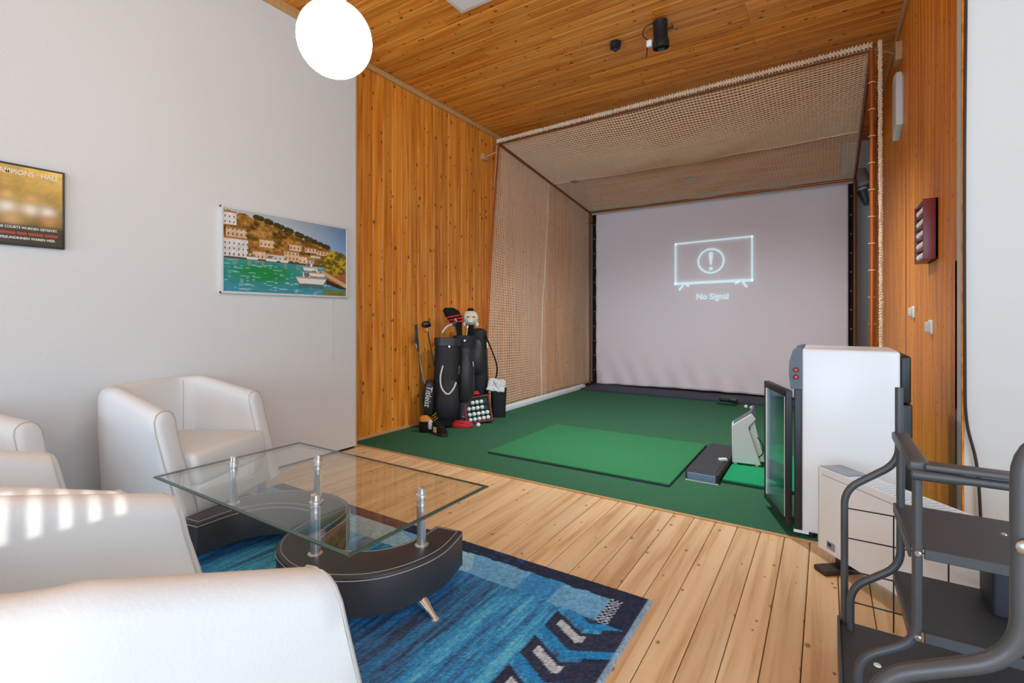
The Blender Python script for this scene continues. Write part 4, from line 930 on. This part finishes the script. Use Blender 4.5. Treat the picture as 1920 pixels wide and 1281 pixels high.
# clubs
def club(label, base, tip, kind, grp='golf clubs in the bags'):
    t = thing('golf_club', label, 'golf club', base, 0, grp)
    d = Vector(tip)-Vector(base); L = d.length; t.rotation_euler = d.to_track_quat('Z', 'Y').to_euler()
    MB().tube([(0, 0, 0), (0, 0, L)], 0.006, 8).build('shaft', 'steel' if kind == 'iron' else 'black_plastic', t)
    if kind == 'iron':
        MB().prism([(-0.010, -0.005), (0.055, -0.012), (0.085, 0.012), (0.075, 0.045), (0.05, 0.052), (-0.004, 0.018)], -0.009, 0.009, 0, Matrix.Translation((0, 0, L-0.005)) @ Matrix.Rotation(PI/2, 4, 'X') @ Matrix.Rotation(0.3, 4, 'Z'), 0.003).build('head', 'steel', t)
        MB().prism([(0.012, 0.004), (0.055, 0.0), (0.07, 0.015), (0.063, 0.035), (0.045, 0.038)], -0.0105, -0.008, 0, Matrix.Translation((0, 0, L-0.005)) @ Matrix.Rotation(PI/2, 4, 'X') @ Matrix.Rotation(0.3, 4, 'Z')).build('cavity', 'grey_plastic', t)
    elif kind == 'wood':
        m = MB(); m.rings([oval(-0.02, 0.03, 0.025, 0.05, 0), oval(-0.012, 0.055, 0.045, 0.05, 0), oval(0.01, 0.06, 0.048, 0.05, 0), oval(0.03, 0.045, 0.036, 0.05, 0), oval(0.036, 0.02, 0.016, 0.05, 0)]); q = m.build('head', 'black_plastic', t); q.location = (-0.02, 0, L); q.rotation_euler = (0, -0.25, 0)
        MB().tube([(0, 0, L-0.05), (0, 0, L-0.02)], 0.009, 8).build('ferrule', 'steel', t)
    elif kind == 'grip':
        MB().tube([(0, 0, L-0.27), (0, 0, L)], [0.011, 0.014], 10).build('grip', 'rubber', t); MB().lathe([(0.015, L-0.001), (0.013, L+0.008)], 12).build('butt_cap', 'orange', t)
        MB().prism([(-0.05, -0.012), (0.06, -0.012), (0.06, 0.012), (-0.05, 0.012)], -0.012, 0.014, 0, Matrix.Translation((0, 0, 0.012))).build('head', 'steel', t)
    return t
k = club('upright putter with dark grip leaning left of the leftmost golf bag', (-3.29, 3.52, 0.014), (-3.40, 3.512, 1.03), 'grip')
club('driver with dark head rising from the leftmost golf bag', (-3.29, 3.66, 0.60), (-3.35, 3.615, 1.01), 'wood')
club('chrome iron beside the left edge of the leftmost golf bag', (-3.31, 3.56, 0.40), (-3.39, 3.50, 0.85), 'iron')
club('silver-headed iron rising from the middle golf bag', (-3.18, 4.0, 0.70), (-3.15, 4.02, 1.00), 'iron')
club('chrome iron behind the headcovers in the middle golf bag', (-3.22, 4.02, 0.70), (-3.26, 3.93, 1.03), 'iron')
# headcovers
t = thing('striped_headcover', 'black club headcover with red stripes above the middle golf bag', 'headcover', (-3.24, 3.99, 0.80), math.radians(40)); t.scale = (1.18, 1.1, 1.0)
MB().rings([oval(0.0, 0.022, 0.022), oval(0.12, 0.028, 0.028), oval(0.20, 0.035, 0.035, -0.01), oval(0.25, 0.055, 0.045, -0.03), oval(0.31, 0.075, 0.05, -0.05), oval(0.37, 0.07, 0.048, -0.075), oval(0.40, 0.04, 0.03, -0.09)]).build('sock', 'black_cloth', t)
for q in range(3):
    z = 0.236+q*0.030; MB().tube([(-0.085-q*0.012, -0.030, z), (-0.05-q*0.012, -0.056, z+0.008), (0.0-q*0.010, -0.054, z+0.020), (0.035-q*0.012, -0.030, z+0.026)], 0.0085, 8).build('stripe', 'red', t)
MB().tube(catmull([(-0.06, -0.05, 0.23), (-0.11, -0.05, 0.20), (-0.15, -0.045, 0.14)]), 0.01, 8).build('pull_cord', 'white_trim', t)
t = thing('plush_headcover', 'cream plush animal club headcover with a dark tuft above the middle bag', 'headcover', (-3.19, 4.12, 0.815), math.radians(40)); t.scale = (1.08, 1.08, 1.05)
MB().rings([oval(0.0, 0.03, 0.03), oval(0.20, 0.034, 0.034)]).build('sleeve', 'black_cloth', t)
hd = MB().rings([oval(0.19, 0.03, 0.03), oval(0.205, 0.058, 0.055), oval(0.24, 0.076, 0.07), oval(0.28, 0.078, 0.072), oval(0.315, 0.064, 0.06), oval(0.335, 0.035, 0.03)]).build('head', 'cream_plush', t)
MB().rings([oval(0.33, 0.03, 0.03), oval(0.345, 0.034, 0.03), oval(0.365, 0.02, 0.018)]).build('tuft', 'black_cloth', t)
for sx in (-1, 1):
    MB().rings([oval(0.18, 0.012, 0.012, sx*0.06, -0.03), oval(0.20, 0.018, 0.016, sx*0.065, -0.03), oval(0.225, 0.012, 0.012, sx*0.06, -0.03)]).build('paw', 'white_trim', t)
    MB().rbox(sx*0.028-0.012, sx*0.028+0.012, -0.078, -0.066, 0.272, 0.280, 0.002, 1).build('eye', 'black_cloth', hd)
MB().rbox(-0.03, 0.03, -0.085, -0.05, 0.215, 0.25, 0.012).build('muzzle', 'white_trim', hd)
t = thing('bag_tag', 'round tan bag tag hanging between the golf bags', 'tag', (-3.14, 3.86, 0.56), math.radians(40))
MB().lathe([(0.032, -0.004), (0.034, 0), (0.032, 0.004)], 20, 0, Matrix.Diagonal((0.85, 1, 1.35, 1)) @ Matrix.Rotation(PI/2, 4, 'X')).build('disc', 'pale_wood', t)
MB().tube([(0, 0, 0.04), (-0.02, 0, 0.11), (-0.02, 0.02, 0.17)], 0.004, 6).build('cord', 'white_trim', t)
# shoes
def shoe(label, loc, rz, acc):
    t = thing('golf_shoe', label, 'shoe', loc, rz, 'golf shoes beside the bags')
    MB().rings([oval(0.0, 0.045, 0.12), oval(0.012, 0.048, 0.125), oval(0.022, 0.046, 0.122)]).build('sole', 'rubber', t)
    MB().rings([oval(0.02, 0.044, 0.118), oval(0.05, 0.044, 0.110, 0, 0.004), oval(0.075, 0.038, 0.085, 0, 0.028), oval(0.095, 0.034, 0.062, 0, 0.050), oval(0.105, 0.028, 0.05, 0, 0.056)]).build('upper', 'black_cloth', t)
    for q in range(3): MB().tube([(-0.047, -0.02+q*0.022, 0.025), (-0.04, -0.005+q*0.022, 0.07)], 0.005, 6).build('stripe', acc, t)
    for q in range(3): MB().tube([(-0.02, -0.045+q*0.02, 0.075+q*0.006), (0.02, -0.045+q*0.02, 0.075+q*0.006)], 0.004, 6).build('lace', acc, t)
shoe('black golf shoe with gold laces lying farthest forward before the left bag', (-3.02, 3.43, 0.009), math.radians(70), 'gold')
t = thing('glove_pouch', 'black pouch with orange flap and white oval at the foot of the left bag', 'pouch', (-3.20, 3.44, 0.009), math.radians(40))
MB().rings([oval(0.0, 0.05, 0.04), oval(0.02, 0.065, 0.05), oval(0.10, 0.06, 0.045), oval(0.135, 0.04, 0.03)]).build('body', 'black_cloth', t)
MB().rings([oval(0.105, 0.06, 0.048), oval(0.135, 0.05, 0.04, -0.01), oval(0.155, 0.025, 0.02, -0.01)]).build('flap', 'orange', t)
MB().rings([oval(0.03, 0.01, 0.006, 0.045, -0.045), oval(0.045, 0.022, 0.012, 0.045, -0.045), oval(0.10, 0.022, 0.012, 0.045, -0.045), oval(0.12, 0.01, 0.006, 0.045, -0.045)]).build('oval_patch', 'white_trim', t)
t = thing('red_towel', 'folded red cloth lying on the carpet before the golf bags', 'towel', (-3.03, 3.78, 0.009), math.radians(30))
MB().rings([oval(0.0, 0.10, 0.05), oval(0.02, 0.11, 0.055), oval(0.05, 0.095, 0.045, -0.01), oval(0.065, 0.05, 0.02, -0.02)]).build('cloth', 'red', t); MB().tube([(-0.08, -0.03, 0.055), (0.0, -0.045, 0.05), (0.08, -0.035, 0.035)], 0.006, 6).build('fold', 'dark_red', t)
# black bin with a paper packet on it
t = thing('black_bin', 'black upright box behind the ball display at the net', 'box', (-3.02, 4.40, 0.009), math.radians(38))
MB().rings([oval(0.0, 0.075, 0.055, p=6), oval(0.30, 0.085, 0.065, p=6), oval(0.31, 0.07, 0.05, p=6)]).build('body', 'black_plastic', t); MB().rings([oval(0.295, 0.09, 0.07, p=6), oval(0.312, 0.09, 0.07, p=6)]).build('rim', 'rubber', t)
t = thing('paper_packet', 'crumpled white printed packet lying on the black box', 'packet', (-3.03, 4.37, 0.325), math.radians(38))
t.rotation_euler = (math.radians(32), math.radians(8), math.radians(30))
m = MB(); nu = 14; v = []; f = []
for j in range(nu+1):
    for i in range(nu+1): v.append((-0.095+0.19*i/nu, -0.10+0.20*j/nu, 0.035+0.006*math.sin(i*1.1+j*0.7)+0.004*math.sin(j*1.9)))
for j in range(nu):
    for i in range(nu): a = j*(nu+1)+i; f.append((a, a+1, a+nu+2, a+nu+1))
m.add(v, f); q = m.build('sheet', 'paper', t, 180); md = q.modifiers.new('thickness', 'SOLIDIFY'); md.thickness = 0.012
MB().tube(catmull([(-0.05, -0.03, 0.045), (0, 0.03, 0.046), (0.05, -0.02, 0.046), (0.02, -0.05, 0.046), (-0.04, 0.05, 0.047)]), 0.004, 5).build('print', 'tray_end', t)
# framed ball display leaning on the bags
t = thing('ball_display', 'dark red framed board with rows of golf balls leaning by the bags', 'display', (-2.99, 4.02, 0.010), math.radians(44))
t.rotation_euler = (math.radians(-24), math.radians(-8), math.radians(40))
MB().rbox(-0.125, 0.125, -0.004, 0.012, 0.0, 0.27, 0.002).build('board', 'felt_green', t)
for a in ((-0.14, -0.12, -0.03, 0.014, 0, 0.28), (0.12, 0.14, -0.03, 0.014, 0, 0.28), (-0.14, 0.14, -0.03, 0.0145, 0.0, 0.018), (-0.14, 0.14, -0.03, 0.0145, 0.262, 0.28)): MB().rbox(*a, 0.003).build('frame', 'dark_red', t)
for z in (0.072, 0.132, 0.192): MB().rbox(-0.12, 0.12, -0.028, 0.0, z-0.004, z, 0.001, 1).build('shelf', 'felt_green', t)
ROT = Euler((math.radians(-24), math.radians(-8), math.radians(40))).to_matrix()
for r, (z, n, x0) in enumerate(((0.040, 5, -0.092), (0.0945, 5, -0.092), (0.1545, 4, -0.092), (0.2145, 3, -0.046))):
    for j in range(n):
        p = Vector((-2.99, 4.02, 0.010))+ROT @ Vector((x0+j*0.046, -0.026, z))
        ball(p, 'white golf ball, %s from the left on the %s row of the display board' % (['first', 'second', 'third', 'fourth', 'fifth'][j], ['bottom', 'third', 'second', 'top'][r]), 'golf balls on the %s row of the display board' % ['bottom', 'third', 'second', 'top'][r])
ball((-2.90, 3.87, 0.030), 'white golf ball on the carpet in front of the leaning display board')
t = thing('bow_ornament', 'small red bow lying on top of the leaning display board', 'bow', (-3.085, 4.08, 0.29))
for a in range(5): MB().rings([oval(0, 0.004, 0.004), oval(0.02, 0.012, 0.006), oval(0.04, 0.004, 0.003)]).build('loop', 'red', t).rotation_euler = (0, -1.2+a*0.6, 0.7)
